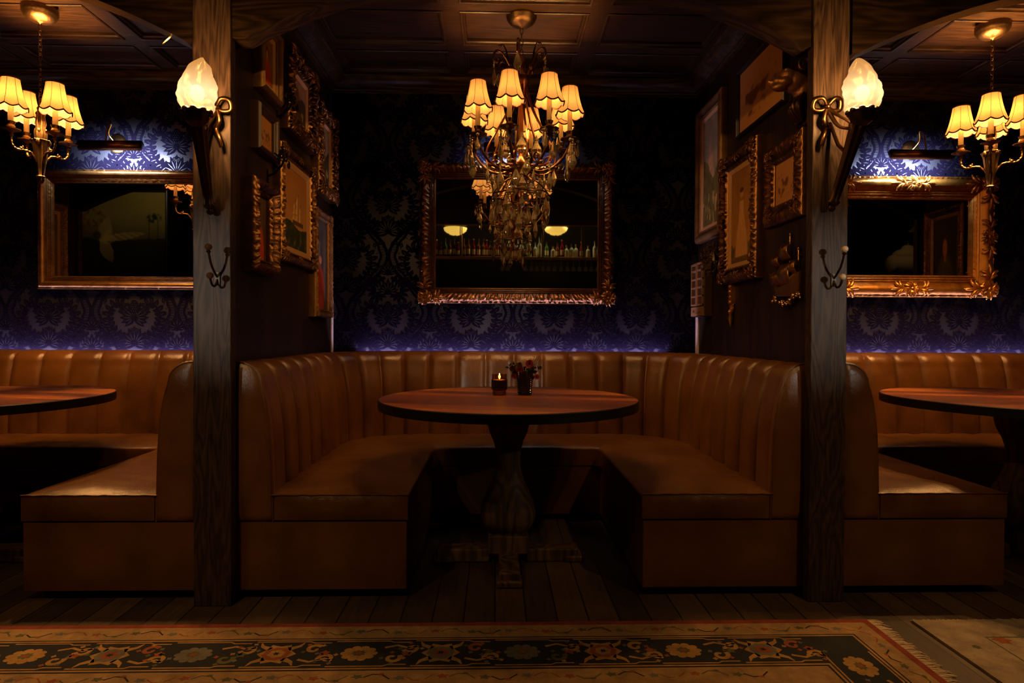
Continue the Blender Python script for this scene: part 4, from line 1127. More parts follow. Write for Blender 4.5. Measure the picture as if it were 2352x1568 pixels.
picture_light(1200, 330, -1, 'brass picture light over the middle mirror, behind the chandelier', (1112, 1262, 337), 18.0)

# ------------------------------------------------------------------ chandeliers
def shade_mesh(m, r0, r1, z0, z1, panels=8):
    rows = []; nz = 8; seg = panels * 6
    for i in range(nz + 1):
        t = i / nz; row = []
        for k in range(seg):
            a = 2 * PI * k / seg; q = (k % 6) / 6
            r = r0 + (r1 - r0) * (0.62 * t + 0.38 * t ** 3)
            r *= 1 - 0.045 * math.sin(PI * q) * (0.4 + 0.6 * t)
            dz = -0.012 * math.sin(PI * q) * max(0, (t - 0.55) / 0.45) * 1.0
            row.append((r * math.cos(a), r * math.sin(a), z1 - (z1 - z0) * t + (dz if True else 0)))
        rows.append(row)
    m.grid(rows, False, True); return rows
def lamp_unit(root, r0, r1, hs, zc, sleeve_h, metal, sleeve_r=0.0125, pan='dark_bronze'):
    """drip pan at z 0, candle sleeve, shade: returned as objects under an arm"""
def arm_set(parent, X, zpan, sl_h, sh0, sh1, r0, r1, metal, panr):
    m = MB(); m.lathe([(0.006, -0.03), (0.012, -0.022), (0.008, -0.012), (0.016, -0.004), (panr, 0.004), (panr * 1.02, 0.008), (0.018, 0.006), (0.014, 0.012), (0.020, 0.020), (0.015, 0.030), (0.019, 0.040), (0.021, 0.046), (0.013, 0.048)], (X, 0, zpan), 24, 0, 8, 0.03)
    m.build('drip_pan', metal, parent, smooth=45)
    m = MB(); m.lathe([(0.0125, 0.044), (0.0125, sl_h)], (X, 0, zpan), 16); m.build('candle_sleeve', 'wax', parent)
    m = MB(); m.lathe([(0.004, sl_h), (0.009, sl_h + 0.012), (0.011, sl_h + 0.028), (0.006, sl_h + 0.05), (0.0, sl_h + 0.06)], (X, 0, zpan), 12); m.build('bulb', 'bulb_glow', parent)
    m = MB(); m.T = Matrix.Translation((X, 0, 0)); rows = shade_mesh(m, r0, r1, sh0, sh1); m.T = None; sh = m.build('lamp_shade', 'shade_silk', parent, smooth=30)
    m = MB(); m.T = Matrix.Translation((X, 0, 0)); 
    for rw, th in ((rows[0], 0.0034), (rows[-1], 0.0038)):
        m.tube([Vector(p) for p in rw] + [Vector(rw[0])], th, 5, False)
    for k in range(0, len(rows[0]), 6): m.tube([Vector(r[k]) * 1.0 for r in rows], 0.0010, 4, False)
    m.T = None; m.build('shade_braid', 'trim_dark', parent)

def pendant_meshes():
    out = []
    # 0 leaf pendalogue, 1 teardrop, 2 spear, 3 beads + drop
    def faceted(prof, th, seg=10):
        m = MB(); rows = []
        for (r, z) in prof:
            rows.append([(r * math.cos(2 * PI * k / seg), th * (r / 0.02 if r else 0) * 0.02 * math.sin(2 * PI * k / seg), z) for k in range(seg)])
        m.grid(rows, False, True); return m
    pr = [(0.0005, -0.010), (0.004, -0.014), (0.010, -0.026), (0.016, -0.040), (0.021, -0.052), (0.019, -0.060), (0.015, -0.066), (0.011, -0.072), (0.006, -0.079), (0.0, -0.085)]
    m = faceted(pr, 0.42); m.ball((0, 0, -0.005), 0.006, 8, 6); out.append(m)
    m = faceted([(0.0005, -0.014), (0.004, -0.024), (0.009, -0.040), (0.0125, -0.055), (0.009, -0.066), (0.0, -0.074)], 0.7, 8); m.ball((0, 0, -0.006), 0.0075, 8, 6); out.append(m)
    m = faceted([(0.0005, -0.012), (0.0045, -0.020), (0.0045, -0.070), (0.0, -0.088)], 1.0, 6); m.ball((0, 0, -0.006), 0.006, 8, 6); out.append(m)
    m = faceted([(0.0005, -0.044), (0.005, -0.052), (0.014, -0.074), (0.019, -0.090), (0.016, -0.100), (0.008, -0.112), (0.0, -0.120)], 0.5, 10)
    for k in range(4): m.ball((0, 0, -0.006 - 0.010 * k), 0.0048, 8, 6)
    out.append(m); return out
def canopy_chain(root, zc, ztop, r, hook_r=0.008):
    m = MB(); m.lathe([(r, zc), (r, zc - 0.022), (r, zc - 0.032), (r * 0.95, zc - 0.036), (r * 0.90, zc - 0.046), (r * 0.78, zc - 0.058), (r * 0.58, zc - 0.068), (r * 0.30, zc - 0.074), (r * 0.14, zc - 0.078), (0.004, zc - 0.085)][::-1], seg=48, flute=24, fa=0.02)
    m.build('canopy', 'antique_brass', root, smooth=50)
    n = max(2, int((zc - 0.08 - ztop) / 0.026)); st = (zc - 0.08 - ztop) / n; m = MB()
    for k in range(n):
        z = zc - 0.085 - st * (k + 0.5); a = PI / 2 * (k % 2)
        pts = [(0.0085 * math.cos(t) * math.cos(a), 0.0085 * math.cos(t) * math.sin(a), z + st * 0.72 * math.sin(t)) for t in [2 * PI * j / 14 for j in range(15)]]
        m.tube(pts, 0.0022, 6, False)
    m.build('chain', 'antique_brass', root)

def chandelier_centre():
    p = at(1198, 42, 3.31); root = empty('crystal_chandelier', (p.x, 3.31, ZC), label='bronze chandelier with eight shaded lights and crystal drops over the middle table', cat='chandelier')
    Z = lambda z: z - ZC
    canopy_chain(root, 0.024, Z(2.545), 0.080)
    m = MB()
    prof = [(0.0, 1.70), (0.010, 1.705), (0.016, 1.72), (0.030, 1.735), (0.046, 1.742), (0.050, 1.748), (0.020, 1.76), (0.013, 1.78), (0.022, 1.80), (0.016, 1.82), (0.012, 1.85), (0.020, 1.87), (0.014, 1.885), (0.030, 1.90), (0.056, 1.93), (0.064, 1.955), (0.064, 1.962), (0.036, 1.968), (0.020, 1.985), (0.014, 2.01), (0.013, 2.05), (0.013, 2.30), (0.022, 2.34), (0.040, 2.40), (0.046, 2.425), (0.040, 2.435), (0.020, 2.45), (0.014, 2.49), (0.018, 2.51), (0.008, 2.53), (0.004, 2.55)]
    m.lathe([(r, Z(z)) for r, z in prof], seg=32, flute=0); m.build('body', 'red_brass', root, smooth=45)
    # eight arms
    proto = None
    angs = [math.radians(a) for a in (255, 300, 345, 30, 75, 120, 165, 210)]
    R = 0.262; ZP = Z(2.075)
    for k, a in enumerate(angs):
        if k == 0:
            m = MB(); m.tube(spline([(0.03, 0, Z(1.955)), (0.09, 0, Z(1.925)), (0.165, 0, Z(1.935)), (0.225, 0, Z(1.985)), (R, 0, Z(2.045))], 8), lambda t: 0.0085 - 0.002 * t, 10)
            sp = spiral((0.15, Z(1.975)), 0.030, 1.2, -PI / 2, -1, 18, 0.2); m.tube([(x, 0, z) for x, z in sp], lambda t: 0.006 - 0.003 * t, 8)
            for t_ in (0.11, 0.19): m.ball((t_, 0, Z(1.936)), (0.014, 0.010, 0.010), 10, 6)
            proto = m.build('arm', 'bronze', root, smooth=50, rot=(0, 0, a))
            arm_set(proto, R, ZP, 0.185, Z(2.215), Z(2.352), 0.040, 0.076, 'dark_bronze', 0.048)
        else:
            q = copy_to(proto, root, rot=(0, 0, a))
            for ch in [x for x in bpy.data.objects if x.parent == proto]: copy_to(ch, q)
        point('bulb_light', (R * math.cos(a), R * math.sin(a), ZP + 0.205), P_BULB, WARM, 0.020, root)
    # cage bars, bowed from the crown to the arms
    for k in range(8):
        a = angs[k] + PI / 8
        if k == 0:
            m = MB(); m.tube(spline([(0.022, 0, Z(2.43)), (0.040, 0, Z(2.34)), (0.075, 0, Z(2.24)), (0.135, 0, Z(2.13)), (0.185, 0, Z(2.03)), (0.175, 0, Z(1.955)), (0.13, 0, Z(1.94)), (0.05, 0, Z(1.955))], 6), 0.0058, 8)
            bar = m.build('cage_bar', 'red_brass', root, rot=(0, 0, a))
        else: copy_to(bar, root, rot=(0, 0, a))
    # crown scrolls on top
    for k in range(6):
        a = 2 * PI * k / 6 + 0.35
        if k == 0:
            m = MB(); m.tube(spline([(0.025, 0, Z(2.42)), (0.06, 0, Z(2.47)), (0.105, 0, Z(2.535)), (0.145, 0, Z(2.545)), (0.160, 0, Z(2.505)), (0.140, 0, Z(2.485)), (0.130, 0, Z(2.505))], 6), lambda t: 0.0075 - 0.003 * t, 8)
            m.tube(spline([(0.075, 0, Z(2.49)), (0.085, 0, Z(2.55)), (0.105, 0, Z(2.585)), (0.120, 0, Z(2.575))], 5), lambda t: 0.005 - 0.002 * t, 8)
            m.ball((0.122, 0, Z(2.575)), 0.008); m.ball((0.13, 0, Z(2.506)), 0.008); m.ball((0.06, 0, Z(2.47)), (0.014, 0.012, 0.016))
            sc = m.build('crown_scroll', 'bronze', root, rot=(0, 0, a))
        else: copy_to(sc, root, rot=(0, 0, a))
    # lower basket ring and scrolls
    m = MB(); m.tube([(0.150 * math.cos(t), 0.150 * math.sin(t), Z(1.80) + 0.004 * math.sin(6 * t)) for t in [2 * PI * j / 48 for j in range(49)]], 0.0045, 6, False)
    for k in range(6):
        a = 2 * PI * k / 6; m.T = Matrix.Rotation(a, 4, 'Z')
        m.tube(spline([(0.02, 0, Z(1.90)), (0.07, 0, Z(1.885)), (0.125, 0, Z(1.84)), (0.150, 0, Z(1.80))], 6), 0.0042, 8)
        m.tube(spline([(0.018, 0, Z(1.76)), (0.06, 0, Z(1.735)), (0.10, 0, Z(1.75)), (0.105, 0, Z(1.785)), (0.09, 0, Z(1.79))], 5), 0.0038, 8)
    m.T = None; m.build('lower_basket', 'bronze', root, smooth=50)
    # crystal spires inside
    for (ang, rr, z) in ((270, 0.0, 0), (60, 0.085, 0), (180, 0.085, 0), (300, 0.085, 0)):
        pass
    m = MB(); m.lathe([(0.0, 0.0), (0.020, 0.006), (0.026, 0.016), (0.022, 0.026), (0.030, 0.036), (0.024, 0.050), (0.012, 0.070), (0.010, 0.082), (0.014, 0.090), (0.006, 0.102), (0.0, 0.118)], seg=10)
    spire = m.build('crystal_spire', 'crystal', root, smooth=20, loc=(0.08, -0.05, Z(1.99)))
    for (x, y, z) in ((-0.085, -0.03, 1.99), (0.0, -0.085, 2.0), (0.03, 0.09, 1.99), (-0.05, 0.075, 1.99), (0.0, -0.06, 1.81), (0.055, 0.04, 1.81), (-0.055, 0.03, 1.81)):
        copy_to(spire, root, (x, y, Z(z)))
    pm = pendant_meshes(); base = [p_.build('crystal_pendant', 'crystal', root, smooth=15) for p_ in pm]
    spots_ = []; rnd = random.Random(9)
    for k, a in enumerate(angs):           # three drops round every drip pan
        for j, da in enumerate((-0.55, 0.0, 0.55, 2.6)):
            cx, cy = R * math.cos(a), R * math.sin(a); b = a + da * 1.9
            spots_.append((cx + 0.043 * math.cos(b), cy + 0.043 * math.sin(b), Z(2.075), (1, 3, 1, 2)[j] if k % 2 else (3, 1, 2, 1)[j], b))
    for k in range(8):                     # under the arms and cage
        a = angs[k] + PI / 8; spots_.append((0.18 * math.cos(a), 0.18 * math.sin(a), Z(1.955), 3 if k % 2 else 0, a))
        a = angs[k]; spots_.append((0.125 * math.cos(a), 0.125 * math.sin(a), Z(1.925), 0, a + 0.3))
    for k in range(12):
        a = 2 * PI * k / 12; spots_.append((0.150 * math.cos(a), 0.150 * math.sin(a), Z(1.795), (0, 1, 3, 1)[k % 4], a))
    for k in range(6):
        a = 2 * PI * k / 6 + 0.3; spots_.append((0.09 * math.cos(a), 0.09 * math.sin(a), Z(1.735), (3, 1)[k % 2], a)); 
    for k in range(8):
        a = 2 * PI * k / 8; spots_.append((0.048 * math.cos(a), 0.048 * math.sin(a), Z(1.742), 1, a))
    for k in range(6):
        a = 2 * PI * k / 6 + 0.35; spots_.append((0.155 * math.cos(a), 0.155 * math.sin(a), Z(2.505), 3 if k % 2 else 0, a))
    for i, (x, y, z, kd, a) in enumerate(spots_):
        if i < 4: pass
        o = copy_to(base[kd], root, (x, y, z), (rnd.uniform(-.05, .05), rnd.uniform(-.05, .05), a + PI / 2 + rnd.uniform(-.6, .6)))
        s_ = rnd.uniform(1.05, 1.4); o.scale = (s_, s_, s_)
    for b in base: bpy.data.objects.remove(b)
    return root
chandelier_centre()

def chandelier_side(px, py, a0, label, n=4):
    p = at(px, py, 3.31); root = empty('candle_chandelier', (p.x, 3.31, ZC), label=label, cat='chandelier', group='small shaded chandeliers in the side booths')
    Z = lambda z: z - ZC
    canopy_chain(root, 0.003, Z(2.255), 0.080)
    m = MB(); prof = [(0.0, 1.835), (0.010, 1.842), (0.015, 1.856), (0.013, 1.868), (0.021, 1.874), (0.014, 1.882), (0.019, 1.92), (0.026, 1.97), (0.033, 2.03), (0.040, 2.052), (0.044, 2.06), (0.026, 2.068), (0.028, 2.10), (0.020, 2.13), (0.024, 2.15), (0.018, 2.19), (0.022, 2.20), (0.014, 2.215), (0.016, 2.23), (0.007, 2.245), (0.004, 2.26)]
    m.lathe([(r, Z(z)) for r, z in prof], seg=32, flute=8, fa=0.07)
    for k in range(4):
        a = a0 + PI / 4 + k * PI / 2
        m.ball((0.034 * math.cos(a), 0.034 * math.sin(a), Z(2.05)), (0.013, 0.013, 0.018), 8, 6)
        m.ball((0.022 * math.cos(a), 0.022 * math.sin(a), Z(2.11)), (0.008, 0.008, 0.014), 8, 6)
    m.build('body', 'antique_brass', root, smooth=50)
    R = 0.134; ZP = Z(2.075)
    for k in range(n):
        a = a0 + 2 * PI * k / n
        if k == 0:
            m = MB(); m.tube(spline([(0.018, 0, Z(1.945)), (0.045, 0, Z(1.985)), (0.075, 0, Z(1.992)), (0.110, 0, Z(1.990)), (0.130, 0, Z(2.010)), (R, 0, Z(2.045))], 8), lambda t: 0.0062 + 0.0012 * math.sin(t * 60), 10)
            m.ball((0.09, 0, Z(1.998)), (0.010, 0.007, 0.009)); m.ball((0.082, 0, Z(2.004)), (0.005, 0.004, 0.010))
            proto = m.build('arm', 'antique_brass', root, smooth=50, rot=(0, 0, a))
            arm_set(proto, R, ZP, 0.150, Z(2.195), Z(2.335), 0.040, 0.074, 'antique_brass', 0.042)
        else:
            q = copy_to(proto, root, rot=(0, 0, a))
            for ch in [x for x in bpy.data.objects if x.parent == proto]: copy_to(ch, q)
        point('bulb_light', (R * math.cos(a), R * math.sin(a), ZP + 0.175), P_SIDE, WARM, 0.020, root)
    return root
chandelier_side(92, 40, math.radians(62.5), 'small brass chandelier with silk shades in the left booth')
chandelier_side(2280, 68, math.radians(50), 'small brass chandelier with silk shades in the right booth')

# ------------------------------------------------------------------ flame sconces on the posts
def sconce(pxg, pyg, X, flip, label):
    Y = 2.215; g = at(pxg, pyg, Y); x0 = g.x
    zc = g.z                                       # centre of the bulb of the glass
    root = empty('torch_sconce', (X, YP - 0.001, zc - 0.40), label=label, cat='wall lamp', group='flame shaded torch sconces on the posts')
    L = lambda x, y, z: (x - X, y - YP, z - (zc - 0.40))
    # glass flame, twisted
    m = MB(); rows = []
    pr = [(0.030, -0.085), (0.048, -0.070), (0.058, -0.045), (0.060, -0.015), (0.057, 0.015), (0.049, 0.040), (0.040, 0.060), (0.030, 0.078), (0.020, 0.092), (0.009, 0.102), (0.001, 0.106)]
    pr = [(p_.x, p_.y) for p_ in spline([(r, z, 0) for r, z in pr], 4)]
    for i, (r, z) in enumerate(pr):
        row = []; r = max(r, 0.0008)
        for k in range(72):
            a = 2 * PI * k / 72; rr = r * (1 + 0.085 * math.sin(5 * a + z * 60 * flip) + 0.03 * abs(math.sin(10 * a + z * 120 * flip)) + 0.03 * math.sin(z * 190))
            lean = -0.012 * flip * max(0, z) / 0.1
            row.append(L(x0 + lean * 1.4 + rr * math.cos(a), Y + rr * math.sin(a), zc + z + 0.006 * math.sin(3 * a + z * 40)))
        rows.append(row)
    m.grid(rows, False, True); m.build('glass_flame', 'flame_glass', root, smooth=60)
    m = MB(); m.ball(L(x0, Y, zc - 0.015), (0.024, 0.024, 0.030), 18, 12); m.build('bulb', 'sconce_bulb', root)
    point('sconce_light', L(x0, Y, zc - 0.015), P_SCONCE, (1.0, 0.56, 0.22), 0.034, root)
    # leafy cup, then the tapered torch down to the post
    bx, bz = X + 0.0, zc - 0.40
    top = Vector((x0, Y, zc - 0.085)); bot = Vector((X - 0.008 * flip, YP - 0.035, zc - 0.385))
    ax = (top - bot)
    m = MB(); m.lathe([(0.012, -0.050), (0.022, -0.042), (0.036, -0.030), (0.040, -0.012), (0.050, 0.004), (0.046, 0.006), (0.034, -0.006), (0.010, -0.010)], L(*top), 28, 0, 9, 0.06)
    for k in range(9):
        a = 2 * PI * k / 9; c_ = L(top.x + 0.044 * math.cos(a), top.y + 0.044 * math.sin(a), top.z + 0.004); m.ball(c_, (0.012, 0.012, 0.010), 8, 6)
    m.build('leaf_cup', 'dark_bronze', root, smooth=50)
    m = MB(); pts = []; 
    q = Vector((0, 0, 1)).rotation_difference(ax.normalized()).to_matrix().to_4x4()
    m.T = Matrix.Translation(L(*bot)) @ q
    Ln = ax.length - 0.04
    m.lathe([(0.0, -0.030), (0.009, -0.026), (0.013, -0.016), (0.010, -0.006), (0.017, 0.0), (0.021, 0.012), (0.016, 0.020), (0.017, 0.06), (0.021, Ln * 0.6), (0.026, Ln * 0.93), (0.030, Ln), (0.020, Ln + 0.01)], (0, 0, 0), 32, 0, 8, 0.10); m.T = None
    m.build('torch_stem', 'dark_bronze', root, smooth=50)
    # bow and hanging ribbons against the post
    bz = zc - 0.015; bxx = X + 0.020 * flip * -1
    m = MB()
    def ribbon(pts, wd):
        pts = spline(pts, 6); rows = []
        for i, p_ in enumerate(pts):
            d = (pts[min(i + 1, len(pts) - 1)] - pts[max(i - 1, 0)]).normalized(); s_ = Vector((0, -1, 0)).cross(d).normalized()
            w2 = wd * (0.6 + 0.4 * math.sin(PI * i / (len(pts) - 1)))
            rows.append([L(*(p_ - s_ * w2)), L(*(p_ + Vector((0, -0.004, 0)))), L(*(p_ + s_ * w2))])
        m.grid(rows)
    c = Vector((X - 0.028 * flip, YP - 0.020, zc - 0.005))
    for sg in (-1, 1):
        ribbon([c, c + Vector((sg * 0.022, -0.014, 0.028)), c + Vector((sg * 0.050, -0.004, 0.026)), c + Vector((sg * 0.052, 0.004, -0.006)), c + Vector((sg * 0.024, 0, -0.014)), c], 0.009)
    ribbon([c, c + Vector((-0.014 * flip, -0.006, -0.05)), c + Vector((0.004 * flip, 0.004, -0.08)), c + Vector((-0.014 * flip, -0.006, -0.115)), c + Vector((-0.020 * flip, 0.0, -0.15))], 0.011)
    ribbon([c, c + Vector((0.010 * flip, -0.02, -0.05)), c + Vector((0.012 * flip, -0.07, -0.10)), Vector((x0 - 0.01 * flip, Y + 0.03, zc - 0.135))], 0.010)
    ribbon([c, c + Vector((0.022 * flip, -0.03, -0.04)), c + Vector((0.030 * flip, -0.10, -0.09)), Vector((x0, Y + 0.02, zc - 0.14))], 0.009)
    o = m.build('bow', 'bronze', root, smooth=60); so = o.modifiers.new('solid', 'SOLIDIFY'); so.thickness = 0.0018
    m = MB(); m.ball(L(*c), (0.012, 0.016, 0.012)); m.build('bow_knot', 'bronze', root)
    m = MB(); m.tube([L(X, YP, zc - 0.385), L(*bot)], 0.010, 8); m.build('lower_bracket', 'dark_bronze', root)
    m = MB(); m.tube([L(X - 0.005 * flip, YP, zc - 0.06), L(X, YP - 0.05, zc - 0.16), L(*(bot + ax * 0.55))], 0.007, 8)
    m.build('bracket', 'dark_bronze', root)
    return root
sconce(453, 205, POSTS[1], -1, 'torch sconce with glowing flame glass on the left post')
sconce(1980, 205, POSTS[2], 1, 'torch sconce with glowing flame glass on the right post')

# ------------------------------------------------------------------ coat hooks
def hook(px, py, label, knob):
    c = at(px, py, YP)
    root = empty('coat_hook', (c.x, YP - 0.0005, c.z), label=label, cat='coat hook', group='double coat hooks on the posts')
    m = MB(); m.box(-0.011, 0.011, -0.005, 0, -0.022, 0.030); m.build('mounting_plate', 'screw_plate', root, bevel=0.003)
    m = MB(); m.tube(spline([(0, -0.004, 0.01), (0, -0.025, 0.025), (0, -0.055, 0.055), (0, -0.075, 0.10)], 6), 0.0042, 8)
    m.tube(spline([(0, -0.004, 0.0), (0, -0.022, -0.026), (0, -0.048, -0.022), (0, -0.062, 0.000)], 6), 0.0042, 8)
    m.lathe([(0.004, 0.0), (0.009, 0.006), (0.005, 0.012)], (0, -0.075, 0.092), 12); m.build('hook_arm', 'dark_bronze', root)
    m = MB(); m.ball((0, -0.076, 0.115), (0.0135, 0.0135, 0.0125), 16, 10); m.build('knob', knob, root)
    m = MB(); m.ball((0, -0.064, 0.010), (0.013, 0.013, 0.0125), 16, 10); m.build('knob', knob, root)
    return root
hook(500, 642, 'double coat hook with dark glass knobs on the left post', 'smoke_glass')
hook(1914, 645, 'double coat hook with cream ceramic knobs on the right post', 'porcelain')

# ------------------------------------------------------------------ wall curios on the right divider
def on_right(name, y, z, label, cat): return empty(name, (XR, y, z), -PI / 2, label=label, cat=cat)
def blobs(name, mat, parent, bl, voxel=0.004, smooth=4):
    m = MB()
    for c, r in bl: m.ball(c, r, 16, 12)
    o = m.build(name, mat, parent, smooth=180)
    r_ = o.modifiers.new('remesh', 'REMESH'); r_.mode = 'VOXEL'; r_.voxel_size = voxel; r_.use_smooth_shade = True
    s_ = o.modifiers.new('smooth', 'SMOOTH'); s_.iterations = smooth; s_.factor = 0.5
    return o
# bronze big-cat head looking out from the wall (local: -y is out of the wall)
root = on_right('lion_head_ornament', 2.69, 1.972, 'bronze lioness head ornament jutting from the right wall beside the post', 'ornament')
hb = [((0, -0.05, 0.20), (0.050, 0.055, 0.052)), ((0, -0.085, 0.215), (0.044, 0.045, 0.042)), ((0, -0.120, 0.195), (0.030, 0.040, 0.026)), ((0, -0.148, 0.190), (0.020, 0.022, 0.017)),
      ((0, -0.118, 0.170), (0.024, 0.036, 0.014)), ((0.028, -0.10, 0.190), (0.016, 0.03, 0.02)), ((-0.028, -0.10, 0.190), (0.016, 0.03, 0.02)), ((0.024, -0.095, 0.240), (0.013, 0.018, 0.010)), ((-0.024, -0.095, 0.240), (0.013, 0.018, 0.010)),
      ((0, -0.02, 0.17), (0.042, 0.04, 0.06)), ((0, -0.168, 0.198), (0.009, 0.008, 0.008))]
blobs('head', 'lion_bronze', root, hb)
for sx in (-1, 1):
    m = MB(); m.tube([(sx * 0.040 + 0.004 * math.cos(t), -0.030 + 0.020 * math.cos(t), 0.262 + 0.024 * math.sin(t)) for t in [2 * PI * j / 20 for j in range(21)]], 0.006, 8, False); m.ball((sx * 0.038, -0.026, 0.258), (0.008, 0.016, 0.020)); m.build('ear', 'lion_bronze', root)
m = MB()
for k in range(7):
    a = -0.9 + 0.3 * k; m.tube(spline([(0.035 * math.sin(a), -0.02, 0.15), (0.055 * math.sin(a), -0.06 - 0.01 * math.cos(a * 3), 0.09), (0.035 * math.sin(a), -0.03, 0.02)], 6), lambda t: 0.010 * math.sin(PI * (0.15 + 0.7 * t)), 8)
m.ball((0.0, -0.065, 0.085), 0.016); m.tube(spline([(0.05, -0.01, 0.12), (0.075, -0.03, 0.05), (0.05, -0.015, 0.0)], 6), 0.004, 6); m.build('drapery', 'dark_bronze', root)
m = MB(); m.box(-0.05, 0.05, -0.02, 0, 0.0, 0.25); m.build('backplate', 'dark_bronze', root, bevel=0.008)

# brass sailing ship plaque
root = on_right('ship_plaque', 2.81, 1.185, 'brass relief of a sailing ship on the right wall beside the post', 'wall ornament')
m = MB()
hull = [(-0.135, 0.10), (-0.10, 0.055), (0.09, 0.045), (0.125, 0.075), (0.145, 0.16), (0.12, 0.165), (0.10, 0.115), (-0.06, 0.10), (-0.12, 0.125)]
rows = [[(x * s_, -y, 0.09 + (z - 0.09) * s_) for x, z in hull] for s_, y in ((1.0, 0.0), (1.0, 0.016), (0.93, 0.032), (0.6, 0.044))]
m.grid(rows, False, True); m.poly(rows[-1])
for k in range(5): m.tube([(-0.11 + 0.01 * k, -0.034, 0.062 + 0.011 * k), (0.10, -0.036, 0.055 + 0.012 * k)], 0.0022, 5)
m.build('hull', 'brass', root, smooth=35)
for (mx_, h_, sails) in ((-0.07, 0.28, ((0.05, 0.10, 0.175), (0.036, 0.19, 0.25))), (0.015, 0.335, ((0.062, 0.10, 0.20), (0.045, 0.215, 0.295))), (0.095, 0.26, ((0.034, 0.14, 0.21),))):
    m = MB(); m.tube([(mx_, -0.014, 0.08), (mx_, -0.014, h_)], 0.0042, 8); m.ball((mx_, -0.014, h_), 0.008); m.tube([(mx_ - 0.02, -0.014, h_ - 0.03), (mx_ + 0.02, -0.014, h_ - 0.03)], 0.003, 6); m.build('mast', 'brass', root)
    for (sw_, z0, z1) in sails:
        m = MB(); rows = []
        for j in range(11):
            t = j / 10; z = z0 + (z1 - z0) * t; b_ = math.sin(PI * (0.15 + 0.75 * (1 - t)))
            rows.append([(mx_ + sw_ * (s_ / 5) * (0.82 + 0.18 * (1 - t)), -0.018 - 0.042 * b_ * (1 - 0.25 * (s_ / 5) ** 2) - 0.002 * math.cos(s_ * 2.5), z) for s_ in range(-5, 6)])
        m.grid(rows); o = m.build('sail', 'brass', root, smooth=60); so = o.modifiers.new('solid', 'SOLIDIFY'); so.thickness = 0.003
m = MB(); m.tube([(-0.11, -0.02, 0.11), (-0.155, -0.03, 0.17)], 0.004, 6); rnd = random.Random(2)
for k in range(34):
    t = rnd.uniform(-1, 1); m.ball((t * 0.12, -0.012 - rnd.uniform(0, 0.03), 0.012 + 0.035 * abs(t) + rnd.uniform(-0.008, 0.016)), rnd.uniform(0.006, 0.012), 8, 5)
m.build('waves', 'polished_brass', root)

# toy-like shutter cabinet, dried bouquet, gilded drop
p0 = atx(1597, 725, XR - 0.05); p1 = atx(1622, 604, XR - 0.05)
root = on_right('shutter_cabinet', 3.965, 1.175, 'small light wooden cabinet with gridded doors at the right corner', 'wall cabinet')
m = MB(); m.box(-0.12, 0.12, -0.052, 0, 0.0, 0.355); m.build('carcass', 'frame_brown', root, bevel=0.003)
for sx in (-1, 1):
    m = MB(); x0_, x1_ = (0.004, 0.112) if sx > 0 else (-0.112, -0.004)
    for a_, b_ in ((x0_, x0_ + 0.014), (x1_ - 0.014, x1_)): m.box(a_, b_, -0.064, -0.052, 0.07, 0.345)
    for z_ in (0.07, 0.125, 0.18, 0.235, 0.29, 0.333): m.box(x0_, x1_, -0.063, -0.053, z_, z_ + 0.012)
    m.build('door', 'light_wood', root, bevel=0.001)
m = MB(); m.box(-0.115, 0.115, -0.062, -0.05, 0.004, 0.062); m.ball((-0.05, -0.066, 0.033), 0.007); m.ball((0.05, -0.066, 0.033), 0.007); m.build('drawer', 'light_wood', root, bevel=0.001)
c = atx(1634, 622, XR - 0.08)
root = on_right('dried_bouquet', 3.72, 1.52, 'dark dried flower bunch between the wooden cabinet and the figure painting', 'dried flowers')
m = MB(); rnd = random.Random(8)
for k in range(60):
    a = rnd.uniform(0, 2 * PI); b = rnd.uniform(0.03, 0.10); e = Vector((b * math.cos(a), -0.035 - rnd.uniform(0, 0.05), b * math.sin(a)))
    m.tube([(0, -0.01, -0.02), e * 0.6 + Vector((0, 0, 0.005)), e], 0.0016, 5)
    for j in range(3): m.ball(e + Vector((rnd.uniform(-.012, .012), rnd.uniform(-.01, .01), rnd.uniform(-.012, .012))), rnd.uniform(0.004, 0.008), 6, 4)
m.build('dried_blooms', 'dried_brown', root)
m = MB()
for k in range(14):
    a = PI / 2 + (k - 7) * 0.22; m.tube([(0.05, -0.05, -0.01), (0.05 + 0.045 * math.cos(a), -0.068, -0.01 + 0.045 * math.sin(a))], lambda t: 0.0035 * (1 - 0.6 * t), 5)
m.ball((0.05, -0.055, -0.01), 0.012); m.build('pale_seed_head', 'bone', root)
root = on_right('gilded_wall_drop', 3.50, 1.105, 'small gilded carved pendant hanging under the figure painting', 'wall ornament')
m = MB(); m.box(-0.022, 0.022, -0.022, 0, 0.13, 0.25)
for z_ in (0.14, 0.17, 0.20, 0.23): m.ball((0, -0.024, z_), (0.016, 0.008, 0.012))
scroll_cluster(m, 0, 0.115, -0.005, 0.028, 2, 5)
m.lathe([(0.0, 0.0), (0.006, 0.015), (0.014, 0.045), (0.010, 0.07), (0.016, 0.085), (0.008, 0.10)], (0, -0.017, 0.0), 14); m.build('carving', 'gold_bright', root, smooth=45)

